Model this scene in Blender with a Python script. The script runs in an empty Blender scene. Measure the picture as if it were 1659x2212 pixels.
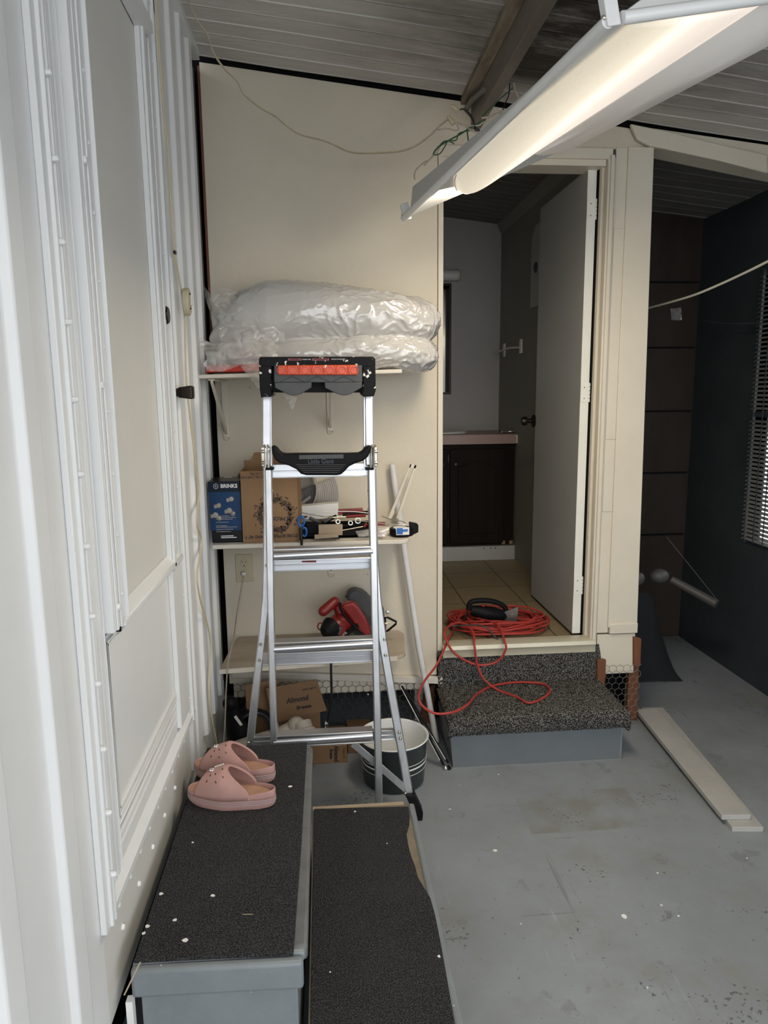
import bpy, bmesh, math, random
from mathutils import Vector, Matrix, noise
random.seed(7)
C = bpy.context.scene
COL = C.collection
V = Vector
# ------------------------------------------------------------------ camera
F, CX, CY = 1533.0, 829.5, 1106.0
yaw, pitch, roll, CAMH = math.radians(4.83), math.radians(9.5), math.radians(-0.6), 1.45
fw = V((math.sin(yaw)*math.cos(pitch), math.cos(yaw)*math.cos(pitch), -math.sin(pitch)))
r0 = V((math.cos(yaw), -math.sin(yaw), 0)); u0 = r0.cross(fw)
rt = r0*math.cos(roll)+u0*math.sin(roll); up = -r0*math.sin(roll)+u0*math.cos(roll)
O = V((0, 0, CAMH))
cam_d = bpy.data.cameras.new('camera'); cam = bpy.data.objects.new('camera', cam_d); COL.objects.link(cam)
cam.matrix_world = Matrix(((rt.x, up.x, -fw.x, O.x), (rt.y, up.y, -fw.y, O.y), (rt.z, up.z, -fw.z, O.z), (0, 0, 0, 1)))
cam_d.sensor_fit = 'VERTICAL'; cam_d.sensor_height = 24; cam_d.lens = 24*F/2212; cam_d.clip_start = .05
C.camera = cam
# ------------------------------------------------------------------ light
w = bpy.data.worlds.new('World'); C.world = w; w.use_nodes = True
bg = w.node_tree.nodes['Background']; bg.inputs[0].default_value = (.94, .97, 1.0, 1); bg.inputs[1].default_value = 3.2
vs = C.view_settings; vs.view_transform = 'Standard'; vs.look = 'None'; vs.gamma = 1; vs.use_curve_mapping = False; vs.exposure = 0.0
C.cycles.use_denoising = True; C.cycles.max_bounces = 8; C.cycles.diffuse_bounces = 5; C.cycles.transparent_max_bounces = 12
C.cycles.sample_clamp_indirect = 6

# ------------------------------------------------------------------ helpers
def P(px, py, x=None, y=None, z=None):
    """a point of the room on the plane x=, y= or z= seen along a sight line"""
    r = fw + rt*(px-CX)/F - up*(py-CY)/F
    t = (x-O.x)/r.x if x is not None else (y-O.y)/r.y if y is not None else (z-O.z)/r.z
    return O + r*t
ORG = {}
def tagit(o, label=None, cat=None, group=None, kind=None):
    if label: o['label'] = label
    if cat: o['category'] = cat
    if group: o['group'] = group
    if kind: o['kind'] = kind
    return o
def thing(name, label, cat, loc=(0, 0, 0), group=None, local=None, kind=None):
    o = bpy.data.objects.new(name, None); COL.objects.link(o); o.empty_display_size = .05
    if local is not None: o.matrix_world = local; ORG[o.name] = V((0, 0, 0))
    else: o.location = loc; ORG[o.name] = V(loc)
    return tagit(o, label, cat, group, kind)
class MB:
    def __init__(s): s.v = []; s.f = []
    def add(s, vs, fs):
        n = len(s.v); s.v += [V(a) for a in vs]; s.f += [tuple(i+n for i in f) for f in fs]; return s
    def box(s, a, b):
        x0, x1 = sorted((a[0], b[0])); y0, y1 = sorted((a[1], b[1])); z0, z1 = sorted((a[2], b[2]))
        return s.add([(x0,y0,z0),(x1,y0,z0),(x1,y1,z0),(x0,y1,z0),(x0,y0,z1),(x1,y0,z1),(x1,y1,z1),(x0,y1,z1)],
            [(0,3,2,1),(4,5,6,7),(0,1,5,4),(1,2,6,5),(2,3,7,6),(3,0,4,7)])
    def obox(s, c, e1, e2, e3):
        """box about c with half-extent vectors e1, e2, e3"""
        c, e1, e2, e3 = V(c), V(e1), V(e2), V(e3)
        if e1.cross(e2).dot(e3) < 0: e3 = -e3
        p = [c+a*e1+b*e2+d*e3 for d in (-1, 1) for (a, b) in ((-1,-1),(1,-1),(1,1),(-1,1))]
        return s.add(p, [(0,3,2,1),(4,5,6,7),(0,1,5,4),(1,2,6,5),(2,3,7,6),(3,0,4,7)])
    def prism(s, pts, d, cap=True):
        """outline pts (3-D) pushed along d"""
        d = V(d); pts = [V(p) for p in pts]; n = len(pts)
        nm = sum(((pts[i]-pts[0]).cross(pts[(i+1) % n]-pts[0]) for i in range(n)), V())
        if nm.dot(d) > 0: pts = pts[::-1]
        fs = [tuple(range(n)), tuple(range(2*n-1, n-1, -1))] if cap else []
        return s.add(pts+[p+d for p in pts], fs+[(i, n+i, n+(i+1) % n, (i+1) % n) for i in range(n)])
    def tube(s, pts, r, n=8, cap=True, closed=False):
        pts = [V(p) for p in pts]; m = len(pts); rs = r if isinstance(r, (list, tuple)) else [r]*m
        vs = []; prev = None
        for i, p in enumerate(pts):
            if closed: t = pts[(i+1) % m]-pts[i-1]
            else: t = pts[min(i+1, m-1)]-pts[max(i-1, 0)]
            t.normalize()
            if prev is None:
                a = V((0, 0, 1)) if abs(t.z) < .9 else V((1, 0, 0)); prev = t.cross(a).normalized()
            prev = (prev - t*prev.dot(t)).normalized(); b = t.cross(prev)
            vs += [p+(prev*math.cos(2*math.pi*k/n)+b*math.sin(2*math.pi*k/n))*rs[i] for k in range(n)]
        fs = []
        for i in range(m if closed else m-1):
            j = (i+1) % m
            fs += [(i*n+k, i*n+(k+1) % n, j*n+(k+1) % n, j*n+k) for k in range(n)]
        if cap and not closed: fs += [tuple(range(n-1, -1, -1)), tuple((m-1)*n+k for k in range(n))]
        return s.add(vs, fs)
    def sweep(s, pts, ex, ey, w, d):
        """rectangular bar w x d swept along pts, ex/ey fixed section directions"""
        ex, ey = V(ex), V(ey); vs = []
        for p in pts:
            p = V(p); vs += [p-ex*w/2-ey*d/2, p+ex*w/2-ey*d/2, p+ex*w/2+ey*d/2, p-ex*w/2+ey*d/2]
        m = len(pts); fs = [(0, 1, 2, 3), tuple((m-1)*4+k for k in (3, 2, 1, 0))]
        for i in range(m-1): fs += [(i*4+(k+1) % 4, i*4+k, i*4+4+k, i*4+4+(k+1) % 4) for k in range(4)]
        return s.add(vs, fs)
    def lathe(s, prof, c, n=32, ax=(0, 0, 1), a0=0, a1=2*math.pi):
        c = V(c); ax = V(ax).normalized(); a = V((1, 0, 0)) if abs(ax.x) < .9 else V((0, 1, 0))
        e1 = (a-ax*a.dot(ax)).normalized(); e2 = ax.cross(e1); full = abs(a1-a0-2*math.pi) < 1e-6; k = n if full else n+1
        vs = [c+(e1*math.cos(a0+(a1-a0)*i/n)+e2*math.sin(a0+(a1-a0)*i/n))*r+ax*h for (r, h) in prof for i in range(k)]
        fs = []
        for j in range(len(prof)-1):
            for i in range(n):
                i2 = (i+1) % k
                fs.append((j*k+i, j*k+i2, (j+1)*k+i2, (j+1)*k+i))
        return s.add(vs, fs)
    def ball(s, c, r, n=12, sc=(1, 1, 1)):
        prof = [(math.sin(math.pi*i/n)*1, -math.cos(math.pi*i/n)) for i in range(n+1)]; m = MB().lathe(prof, (0, 0, 0), n*2)
        return s.add([V(c)+V((a.x*r*sc[0], a.y*r*sc[1], a.z*r*sc[2])) for a in m.v], m.f)
    def build(s, name, m, parent=None, bev=0, seg=2, smooth=True, ang=38, solid=0, sub=0, label=None, cat=None, group=None, kind=None):
        if parent is not None: org = ORG[parent.name]
        else:
            xs = [p.x for p in s.v]; ys = [p.y for p in s.v]; zs = [p.z for p in s.v]
            org = V(((min(xs)+max(xs))/2, (min(ys)+max(ys))/2, min(zs)))
        me = bpy.data.meshes.new(name); me.from_pydata([p-org for p in s.v], [], s.f); me.validate()
        b = bmesh.new(); b.from_mesh(me); bmesh.ops.remove_doubles(b, verts=b.verts, dist=1e-6)
        if not solid: bmesh.ops.recalc_face_normals(b, faces=b.faces)
        b.to_mesh(me); b.free()
        if smooth:
            me.polygons.foreach_set('use_smooth', [True]*len(me.polygons)); me.set_sharp_from_angle(angle=math.radians(ang))
        me.materials.append(m)
        o = bpy.data.objects.new(name, me); COL.objects.link(o)
        if parent is not None: o.parent = parent
        else: o.location = org
        ORG[o.name] = org
        if solid:
            d = o.modifiers.new('s', 'SOLIDIFY'); d.thickness = solid; d.offset = 0
        if sub: d = o.modifiers.new('u', 'SUBSURF'); d.levels = d.render_levels = sub
        if bev:
            d = o.modifiers.new('b', 'BEVEL'); d.width = bev; d.segments = seg; d.limit_method = 'ANGLE'; d.angle_limit = math.radians(40)
        return tagit(o, label, cat, group, kind)
def S(name, mb, m, **k): return mb.build(name, m, kind='structure', **k)
def spline(pts, n=8):
    pts = [V(p) for p in pts]; q = [pts[0]*2-pts[1]]+pts+[pts[-1]*2-pts[-2]]; out = []
    for i in range(1, len(q)-2):
        for k in range(n):
            t = k/n; a, b, c, d = q[i-1:i+3]
            out.append(.5*((2*b)+(c-a)*t+(2*a-5*b+4*c-d)*t*t+(3*b-a-3*c+d)*t**3))
    return out+[pts[-1]]
def text(s, size, loc, m, parent, R=(1, 0, 0), U=(0, 0, 1), name='lettering', ext=.0002, off=0, align='CENTER', shear=0, sx=1):
    cu = bpy.data.curves.new(name, 'FONT'); cu.body = s; cu.size = size; cu.extrude = ext; cu.offset = off
    cu.align_x = align; cu.align_y = 'CENTER'; cu.shear = shear; cu.materials.append(m); cu.resolution_u = 3
    t0 = bpy.data.objects.new(name, cu); COL.objects.link(t0); me = bpy.data.meshes.new_from_object(t0.evaluated_get(bpy.context.evaluated_depsgraph_get())); bpy.data.objects.remove(t0)
    if not me.materials: me.materials.append(m)
    o = bpy.data.objects.new(name, me); COL.objects.link(o); R = V(R).normalized(); U = V(U).normalized(); N = R.cross(U)
    o.parent = parent; L = V(loc)-ORG[parent.name]; ORG[o.name] = ORG[parent.name]
    o.matrix_local = Matrix(((R.x*sx, U.x, N.x, L.x), (R.y*sx, U.y, N.y, L.y), (R.z*sx, U.z, N.z, L.z), (0, 0, 0, 1)))
    return o

# ------------------------------------------------------------------ materials
def mat(name, col, rough=.5, metal=0, var=.12, scale=6, col2=None, bump=0, bscale=60, stretch=(1, 1, 1), spots=None, spotscale=25, spotth=.68, alpha=None, coat=0):
    m = bpy.data.materials.new(name); m.use_nodes = True; nt = m.node_tree; N = nt.nodes; L = nt.links
    b = N['Principled BSDF']; b.inputs['Roughness'].default_value = rough; b.inputs['Metallic'].default_value = metal
    if coat: b.inputs['Coat Weight'].default_value = coat; b.inputs['Coat Roughness'].default_value = .15
    tc = N.new('ShaderNodeNewGeometry'); mp = N.new('ShaderNodeMapping'); mp.inputs['Scale'].default_value = stretch
    L.new(tc.outputs['Position'], mp.inputs[0])
    nz = N.new('ShaderNodeTexNoise'); nz.inputs['Scale'].default_value = scale; nz.inputs['Detail'].default_value = 6; nz.inputs['Roughness'].default_value = .65
    L.new(mp.outputs[0], nz.inputs['Vector'])
    cr = N.new('ShaderNodeValToRGB'); cr.color_ramp.elements[0].position = .35; cr.color_ramp.elements[1].position = .65
    c2 = col2 or tuple(c*(1-var) for c in col)
    cr.color_ramp.elements[0].color = (*c2, 1); cr.color_ramp.elements[1].color = (*col, 1)
    L.new(nz.outputs[0], cr.inputs[0]); out = cr.outputs[0]
    if spots:
        n2 = N.new('ShaderNodeTexNoise'); n2.inputs['Scale'].default_value = spotscale; n2.inputs['Detail'].default_value = 3; L.new(mp.outputs[0], n2.inputs['Vector'])
        r2 = N.new('ShaderNodeValToRGB'); r2.color_ramp.elements[0].position = spotth; r2.color_ramp.elements[1].position = min(1, spotth+.03)
        r2.color_ramp.elements[0].color = (0, 0, 0, 1); r2.color_ramp.elements[1].color = (1, 1, 1, 1); L.new(n2.outputs[0], r2.inputs[0])
        mx = N.new('ShaderNodeMix'); mx.data_type = 'RGBA'; L.new(r2.outputs[0], mx.inputs[0]); L.new(out, mx.inputs[6]); mx.inputs[7].default_value = (*spots, 1); out = mx.outputs[2]
    L.new(out, b.inputs['Base Color'])
    if bump:
        n3 = N.new('ShaderNodeTexNoise'); n3.inputs['Scale'].default_value = bscale; n3.inputs['Detail'].default_value = 4; L.new(mp.outputs[0], n3.inputs['Vector'])
        bp = N.new('ShaderNodeBump'); bp.inputs['Strength'].default_value = bump; bp.inputs['Distance'].default_value = .01
        L.new(n3.outputs[0], bp.inputs['Height']); L.new(bp.outputs[0], b.inputs['Normal'])
    m['out'] = 0
    if alpha is not None: b.inputs['Alpha'].default_value = alpha
    return m
def emis(name, col, st):
    m = bpy.data.materials.new(name); m.use_nodes = True; b = m.node_tree.nodes['Principled BSDF']
    b.inputs['Emission Color'].default_value = (*col, 1); b.inputs['Emission Strength'].default_value = st; b.inputs['Base Color'].default_value = (.8, .8, .8, 1)
    return m
M = {}
M['white'] = mat('white metal paint', (.74, .745, .735), .38, var=.05, scale=3, spots=(.3, .27, .23), spotscale=40, spotth=.79)
M['whiteflat'] = mat('white paint beige tone', (.66, .645, .60), .5, var=.06, scale=2.5)
M['whiteworn'] = mat('brushed white paint', (.75, .755, .745), .45, var=.10, scale=6, stretch=(1, 1, .12), bump=.03, bscale=30)
M['cream'] = mat('cream wall paint', (.62, .555, .44), .55, var=.07, scale=2.2, bump=.12, bscale=45, spots=(.28, .2, .12), spotscale=22, spotth=.775)
M['creamtrim'] = mat('cream trim paint', (.66, .60, .49), .45, var=.06, scale=4, bump=.12, bscale=30)
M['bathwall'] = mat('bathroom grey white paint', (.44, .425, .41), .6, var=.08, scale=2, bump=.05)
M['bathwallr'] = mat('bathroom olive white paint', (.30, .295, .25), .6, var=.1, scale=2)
M['doorgrey'] = mat('door leaf dimmed grey', (.38, .375, .35), .45, var=.05, scale=3)  # leaf toned darker than its edge, dim bathroom light put into the colour
M['doorwhite'] = mat('door edge white paint', (.74, .73, .66), .45, var=.05, scale=10, bump=.2, bscale=40)
M['brown'] = mat('red brown wood edge', (.22, .07, .03), .6, var=.3, scale=15, stretch=(1, 1, .15))
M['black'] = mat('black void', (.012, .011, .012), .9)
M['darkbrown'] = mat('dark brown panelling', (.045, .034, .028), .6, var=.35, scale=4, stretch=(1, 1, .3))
M['darkwall'] = mat('dark blue grey wall', (.045, .055, .062), .5, var=.25, scale=3)  # bluish tint puts the side room's haze into the wall colour
M['alu'] = mat('aluminium', (.60, .61, .62), .33, .85, var=.18, scale=30, stretch=(1, 1, .3), bump=.04, bscale=90, spots=(.35, .32, .3), spotscale=60, spotth=.75)
M['alubar'] = mat('aluminium rung', (.66, .67, .70), .3, .85, var=.15, scale=12, stretch=(.2, 1, 1), spots=(.45, .43, .4), spotscale=60, spotth=.73)
M['steel'] = mat('plated steel', (.62, .6, .52), .3, .95, var=.3, scale=40)
M['blackp'] = mat('black plastic', (.008, .008, .009), .5, var=.3, scale=20)
M['blackpaint'] = mat('black plastic with white paint splashes', (.008, .008, .009), .5, spots=(.75, .74, .68), spotscale=42, spotth=.615)
M['greyp'] = mat('grey plastic', (.075, .078, .082), .45, var=.15, scale=20)
M['orange'] = mat('orange red plastic', (.68, .085, .025), .35, var=.25, scale=30, spots=(.85, .8, .75), spotscale=45, spotth=.70)
M['red'] = mat('red plastic', (.24, .016, .014), .35, var=.25, scale=15)
M['bluep'] = mat('blue plastic', (.01, .12, .42), .35)
M['whitep'] = mat('white plastic', (.72, .71, .68), .4, var=.06)
M['pole'] = mat('scuffed white pole', (.66, .65, .64), .45, var=.1, scale=10, spots=(.28, .17, .1), spotscale=45, spotth=.73)
M['enamel'] = mat('white enamel', (.74, .75, .73), .25, var=.03)
M['green'] = mat('dark green grey enamel', (.025, .034, .034), .3, var=.2)
M['shelf'] = mat('white shelf board', (.70, .67, .60), .5, var=.15, scale=6, col2=(.56, .5, .42), stretch=(.25, 1, 1), spots=(.25, .17, .1), spotscale=16, spotth=.72)
M['shelfold'] = mat('worn dusty shelf board', (.46, .40, .32), .6, col2=(.34, .28, .21), scale=8, stretch=(.25, 1, 1), spots=(.05, .02, .012), spotscale=9, spotth=.69)
M['card'] = mat('brown cardboard', (.27, .165, .09), .75, var=.1, scale=5)
M['cardin'] = mat('cardboard inside', (.28, .17, .09), .8, var=.15)
M['ink'] = mat('dark print', (.03, .02, .025), .7)
M['beanink'] = mat('faded brown print', (.095, .058, .034), .75, var=.3, scale=60)
M['boxblue'] = mat('carton print blue', (.005, .042, .125), .35, var=.12, scale=14)
M['boxnavy'] = mat('carton print navy', (.006, .012, .03), .35)
M['boxblack'] = mat('carton print black', (.01, .011, .014), .3, var=.3, scale=20)
M['printw'] = mat('white print', (.8, .8, .8), .5)
M['nickel'] = mat('satin nickel print', (.36, .33, .30), .4, .3, var=.4, scale=60)
M['stepgrey'] = mat('grey blue step paint', (.205, .228, .240), .38, var=.12, scale=8, spots=(.65, .65, .62), spotscale=48, spotth=.75, bump=.08)
M['stepdark'] = mat('dark grey blue step paint', (.135, .152, .165), .42, var=.12, scale=8, spots=(.5, .48, .4), spotscale=30, spotth=.8)
M['nose'] = mat('grey step edge paint', (.15, .155, .155), .42, var=.25, scale=14, bump=.15, bscale=50)
M['plywood'] = mat('bare step wood', (.24, .2, .145), .7, var=.35, scale=14)
M['wood'] = mat('light wood', (.42, .33, .23), .6, var=.2, scale=12, stretch=(.2, 1, 1))
M['stake'] = mat('reddish timber', (.20, .085, .045), .7, var=.4, scale=12, stretch=(1, 1, .15))
M['plank'] = mat('weathered white plank', (.43, .42, .40), .6, var=.14, scale=8, spots=(.3, .27, .24), spotscale=20, spotth=.71)
M['cordred'] = mat('red orange cord', (.42, .048, .038), .45, var=.25, scale=60)
M['cordcream'] = mat('cream cord', (.62, .52, .32), .5, var=.15, scale=40)
M['cordwhite'] = mat('clear white cord', (.42, .37, .30), .5, var=.2, scale=40)
M['rope'] = mat('white rope', (.62, .6, .52), .6)
M['wiregreen'] = mat('green wire', (.015, .08, .03), .45)
M['wireblack'] = mat('black wire', (.012, .012, .014), .4)
M['pink'] = mat('dusty pink rubber', (.44, .255, .225), .5, var=.14, scale=18, spots=(.24, .15, .13), spotscale=30, spotth=.73)
M['insole'] = mat('tan pink footbed', (.46, .26, .175), .6, var=.2, scale=20)
M['sole'] = mat('sole stripe grey', (.33, .27, .28), .45)
M['gem'] = mat('rhinestone', (.85, .83, .78), .12, .9, var=.4, scale=200)
M['vanity'] = mat('dark stained cabinet', (.016, .011, .008), .6, var=.35, scale=10, stretch=(1, 1, .1))
M['laminate'] = mat('pink beige laminate', (.42, .29, .25), .4, var=.08)
M['silver'] = mat('silver foil pack', (.6, .6, .58), .25, .8, var=.5, scale=60)
M['lamp'] = mat('white lamp enamel', (.80, .80, .78), .3, var=.02)
M['beige'] = mat('aged ivory plastic', (.50, .44, .30), .4, var=.08)
M['bronze'] = mat('dark bronze', (.03, .022, .016), .3, .7, var=.4, scale=20)
M['mesh'] = mat('galvanised wire', (.2, .2, .19), .5, .5)
M['meshdark'] = mat('dark galvanised wire', (.10, .10, .10), .6, .3)
M['liner'] = mat('ribbed translucent liner', (.38, .36, .34), .35, var=.1)
M['pvc'] = mat('dusty grey pipe', (.42, .38, .32), .6, var=.2, scale=12)
M['dim'] = mat('white plastic dimmed grey', (.065, .062, .058), .5, var=.2)  # pale plastic darkened in colour for the dimness of the side room
M['ceildull'] = mat('dull grey board ceiling', (.20, .19, .175), .55, var=.2, scale=4, stretch=(.3, 1, 1), bump=.2)  # darker, duller tone than the main ceiling boards
M['debris'] = mat('dry soil and leaves', (.12, .09, .065), .95, var=.6, scale=60, col2=(.04, .03, .02), bump=1, bscale=90)
M['chip'] = mat('white paint chip', (.8, .8, .77), .6)
M['threshold'] = mat('cream metal edging', (.56, .52, .40), .35, .2, var=.12)
def m_floor():
    m = mat('grey painted concrete', (.265, .290, .312), .42, var=.2, scale=2.2, bump=.1, bscale=30)
    nt = m.node_tree; N = nt.nodes; L = nt.links; b = N['Principled BSDF']; src = b.inputs['Base Color'].links[0].from_socket
    g = N.new('ShaderNodeNewGeometry'); cur = src
    def layer(scale, th, wid, col, fac, st=(1, 1, 1), rot=0, dist=0, detail=5):
        nonlocal cur
        mp = N.new('ShaderNodeMapping'); mp.inputs['Scale'].default_value = st; mp.inputs['Rotation'].default_value = (0, 0, rot); L.new(g.outputs['Position'], mp.inputs[0])
        n = N.new('ShaderNodeTexNoise'); n.inputs['Scale'].default_value = scale; n.inputs['Detail'].default_value = detail; n.inputs['Distortion'].default_value = dist; n.inputs['Roughness'].default_value = .7; L.new(mp.outputs[0], n.inputs['Vector'])
        mr = N.new('ShaderNodeMapRange'); mr.inputs[1].default_value = th; mr.inputs[2].default_value = th+wid; mr.inputs[4].default_value = fac; L.new(n.outputs[0], mr.inputs[0])
        mx = N.new('ShaderNodeMix'); mx.data_type = 'RGBA'; L.new(mr.outputs[0], mx.inputs[0]); L.new(cur, mx.inputs[6]); mx.inputs[7].default_value = (*col, 1); cur = mx.outputs[2]
    layer(3.2, .5, .2, (.20, .195, .175), .65)
    layer(5, .60, .04, (.16, .165, .165), .5)
    layer(60, .70, .02, (.05, .052, .055), .8, detail=2)
    layer(9, .66, .02, (.10, .10, .10), .5, st=(1, .3, 1), rot=1.2, dist=1.5)
    layer(26, .65, .02, (.12, .12, .12), .55, st=(.05, 1, 1), rot=.9)
    layer(34, .66, .02, (.42, .43, .43), .35, st=(1, .05, 1), rot=-.5)
    layer(26, .66, .02, (.13, .13, .13), .5, st=(1, .04, 1), rot=.25)
    layer(22, .80, .015, (.62, .6, .52), .9, detail=1)
    layer(110, .61, .03, (.06, .062, .065), .75, detail=1) if False else None
    n5 = N.new('ShaderNodeTexNoise'); n5.inputs['Scale'].default_value = 3.3; L.new(g.outputs['Position'], n5.inputs['Vector'])
    n6 = N.new('ShaderNodeTexNoise'); n6.inputs['Scale'].default_value = 75; n6.inputs['Detail'].default_value = 2; L.new(g.outputs['Position'], n6.inputs['Vector'])
    m5 = N.new('ShaderNodeMapRange'); m5.inputs[1].default_value = .52; m5.inputs[2].default_value = .64; m5.inputs[3].default_value = -.2; m5.inputs[4].default_value = .10; L.new(n5.outputs[0], m5.inputs[0])
    a5 = N.new('ShaderNodeMath'); a5.operation = 'ADD'; L.new(m5.outputs[0], a5.inputs[0]); L.new(n6.outputs[0], a5.inputs[1])
    m6 = N.new('ShaderNodeMapRange'); m6.inputs[1].default_value = .70; m6.inputs[2].default_value = .73; m6.inputs[4].default_value = .8; L.new(a5.outputs[0], m6.inputs[0])
    mx = N.new('ShaderNodeMix'); mx.data_type = 'RGBA'; L.new(m6.outputs[0], mx.inputs[0]); L.new(cur, mx.inputs[6]); mx.inputs[7].default_value = (.075, .078, .08, 1); cur = mx.outputs[2]
    # one rectangular dull patch left where a mat stood
    mp = N.new('ShaderNodeMapping'); mp.inputs['Location'].default_value = (-.87, -2.22, 0); L.new(g.outputs['Position'], mp.inputs[0])
    n = N.new('ShaderNodeTexNoise'); n.inputs['Scale'].default_value = 7; n.inputs['Detail'].default_value = 4; L.new(g.outputs['Position'], n.inputs['Vector'])
    sp = N.new('ShaderNodeSeparateXYZ'); L.new(mp.outputs[0], sp.inputs[0])
    def absgt(sock, lim):
        a = N.new('ShaderNodeMath'); a.operation = 'ABSOLUTE'; L.new(sock, a.inputs[0])
        c = N.new('ShaderNodeMath'); c.operation = 'LESS_THAN'; L.new(a.outputs[0], c.inputs[0]); c.inputs[1].default_value = lim; return c.outputs[0]
    q = N.new('ShaderNodeMath'); q.operation = 'MULTIPLY'; L.new(absgt(sp.outputs[0], .21), q.inputs[0]); L.new(absgt(sp.outputs[1], .12), q.inputs[1])
    q2 = N.new('ShaderNodeMath'); q2.operation = 'MULTIPLY'; L.new(q.outputs[0], q2.inputs[0]); nr = N.new('ShaderNodeMapRange'); nr.inputs[1].default_value = .42; nr.inputs[2].default_value = .62; L.new(n.outputs[0], nr.inputs[0]); L.new(nr.outputs[0], q2.inputs[1])
    mx = N.new('ShaderNodeMix'); mx.data_type = 'RGBA'; L.new(q2.outputs[0], mx.inputs[0]); L.new(cur, mx.inputs[6]); mx.inputs[7].default_value = (.20, .205, .195, 1); cur = mx.outputs[2]
    L.new(cur, b.inputs['Base Color']); return m
M['floor'] = m_floor()
def m_ceil():
    m = mat('painted board ceiling', (.64, .61, .57), .6, var=.12, scale=4, stretch=(.3, 1, 1), bump=.25, bscale=40)
    nt = m.node_tree; N = nt.nodes; L = nt.links; b = N['Principled BSDF']; cur = b.inputs['Base Color'].links[0].from_socket
    g = N.new('ShaderNodeNewGeometry'); sp = N.new('ShaderNodeSeparateXYZ'); L.new(g.outputs['Position'], sp.inputs[0])
    n = N.new('ShaderNodeTexNoise'); n.inputs['Scale'].default_value = 5; n.inputs['Detail'].default_value = 8; n.inputs['Roughness'].default_value = .7
    mp = N.new('ShaderNodeMapping'); mp.inputs['Scale'].default_value = (.6, 2, 1); L.new(g.outputs['Position'], mp.inputs[0]); L.new(mp.outputs[0], n.inputs['Vector'])
    # peeled, smoke-stained stretch between the left third and the rafter (a stain that stays put)
    rmp = N.new('ShaderNodeValToRGB'); e = rmp.color_ramp.elements; e[0].position = 0; e[0].color = (0, 0, 0, 1); e[1].position = 1; e[1].color = (.25, .25, .25, 1)
    for p, c in ((.12, 0.0), (.30, .55), (.485, .8), (.49, 1.0), (.70, 1.0), (.80, .6)):
        x = rmp.color_ramp.elements.new(p); x.color = (c, c, c, 1)
    mr = N.new('ShaderNodeMapRange'); mr.inputs[1].default_value = -.45; mr.inputs[2].default_value = 1.75; L.new(sp.outputs[0], mr.inputs[0]); L.new(mr.outputs[0], rmp.inputs[0])
    ad = N.new('ShaderNodeMath'); ad.operation = 'MULTIPLY_ADD'; L.new(n.outputs[0], ad.inputs[0]); ad.inputs[1].default_value = 1.9; ad.inputs[2].default_value = -.95
    a2 = N.new('ShaderNodeMath'); a2.operation = 'ADD'; a2.use_clamp = True; L.new(ad.outputs[0], a2.inputs[0]); L.new(rmp.outputs[0], a2.inputs[1])
    a3 = N.new('ShaderNodeMath'); a3.operation = 'MULTIPLY'; L.new(a2.outputs[0], a3.inputs[0]); L.new(rmp.outputs[0], a3.inputs[1])
    mx = N.new('ShaderNodeMix'); mx.data_type = 'RGBA'; yr = N.new('ShaderNodeMapRange'); yr.inputs[1].default_value = 2.60; yr.inputs[2].default_value = 2.72; yr.inputs[3].default_value = 1; yr.inputs[4].default_value = .45; L.new(sp.outputs[1], yr.inputs[0])
    a4 = N.new('ShaderNodeMath'); a4.operation = 'MULTIPLY'; L.new(a3.outputs[0], a4.inputs[0]); L.new(yr.outputs[0], a4.inputs[1])
    L.new(a4.outputs[0], mx.inputs[0]); L.new(cur, mx.inputs[6]); mx.inputs[7].default_value = (.045, .038, .033, 1)
    L.new(mx.outputs[2], b.inputs['Base Color']); return m
M['ceiling'] = m_ceil()
def m_carpet(name, dark, light, th, scale):
    m = mat(name, dark, .95, var=.35, scale=9, spots=light, spotscale=scale, spotth=th, bump=1, bscale=scale*.8)
    return m
M['carpet'] = m_carpet('black ribbed step carpet', (.032, .032, .033), (.075, .075, .077), .50, 330)
M['pile'] = m_carpet('speckled grey carpet pile', (.026, .026, .028), (.21, .20, .18), .50, 230)
M['film'] = None
def m_film(name, tr, col, rough=.18):
    m = bpy.data.materials.new(name); m.use_nodes = True; N = m.node_tree.nodes; L = m.node_tree.links; b = N['Principled BSDF']
    b.inputs['Base Color'].default_value = (*col, 1); b.inputs['Roughness'].default_value = rough; b.inputs['Specular IOR Level'].default_value = .9
    b.inputs['Coat Weight'].default_value = .6; b.inputs['Coat Roughness'].default_value = .08
    t = N.new('ShaderNodeBsdfTransparent'); mx = N.new('ShaderNodeMixShader'); n = N.new('ShaderNodeTexNoise'); n.inputs['Scale'].default_value = 9
    g = N.new('ShaderNodeNewGeometry'); L.new(g.outputs['Position'], n.inputs['Vector']); mr = N.new('ShaderNodeMapRange'); mr.inputs[3].default_value = tr-.18; mr.inputs[4].default_value = tr+.18
    mr.inputs[1].default_value = .3; mr.inputs[2].default_value = .7
    L.new(n.outputs[0], mr.inputs[0]); L.new(mr.outputs[0], mx.inputs[0]); L.new(b.outputs[0], mx.inputs[1]); L.new(t.outputs[0], mx.inputs[2]); L.new(mx.outputs[0], N['Material Output'].inputs[0])
    return m
M['film'] = m_film('clear plastic film', .64, (.75, .73, .70))
M['bag'] = m_film('white plastic wrap', .0, (.50, .485, .465))
M['bag'].node_tree.nodes['Map Range'].inputs[3].default_value = 0; M['bag'].node_tree.nodes['Map Range'].inputs[4].default_value = 0
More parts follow.
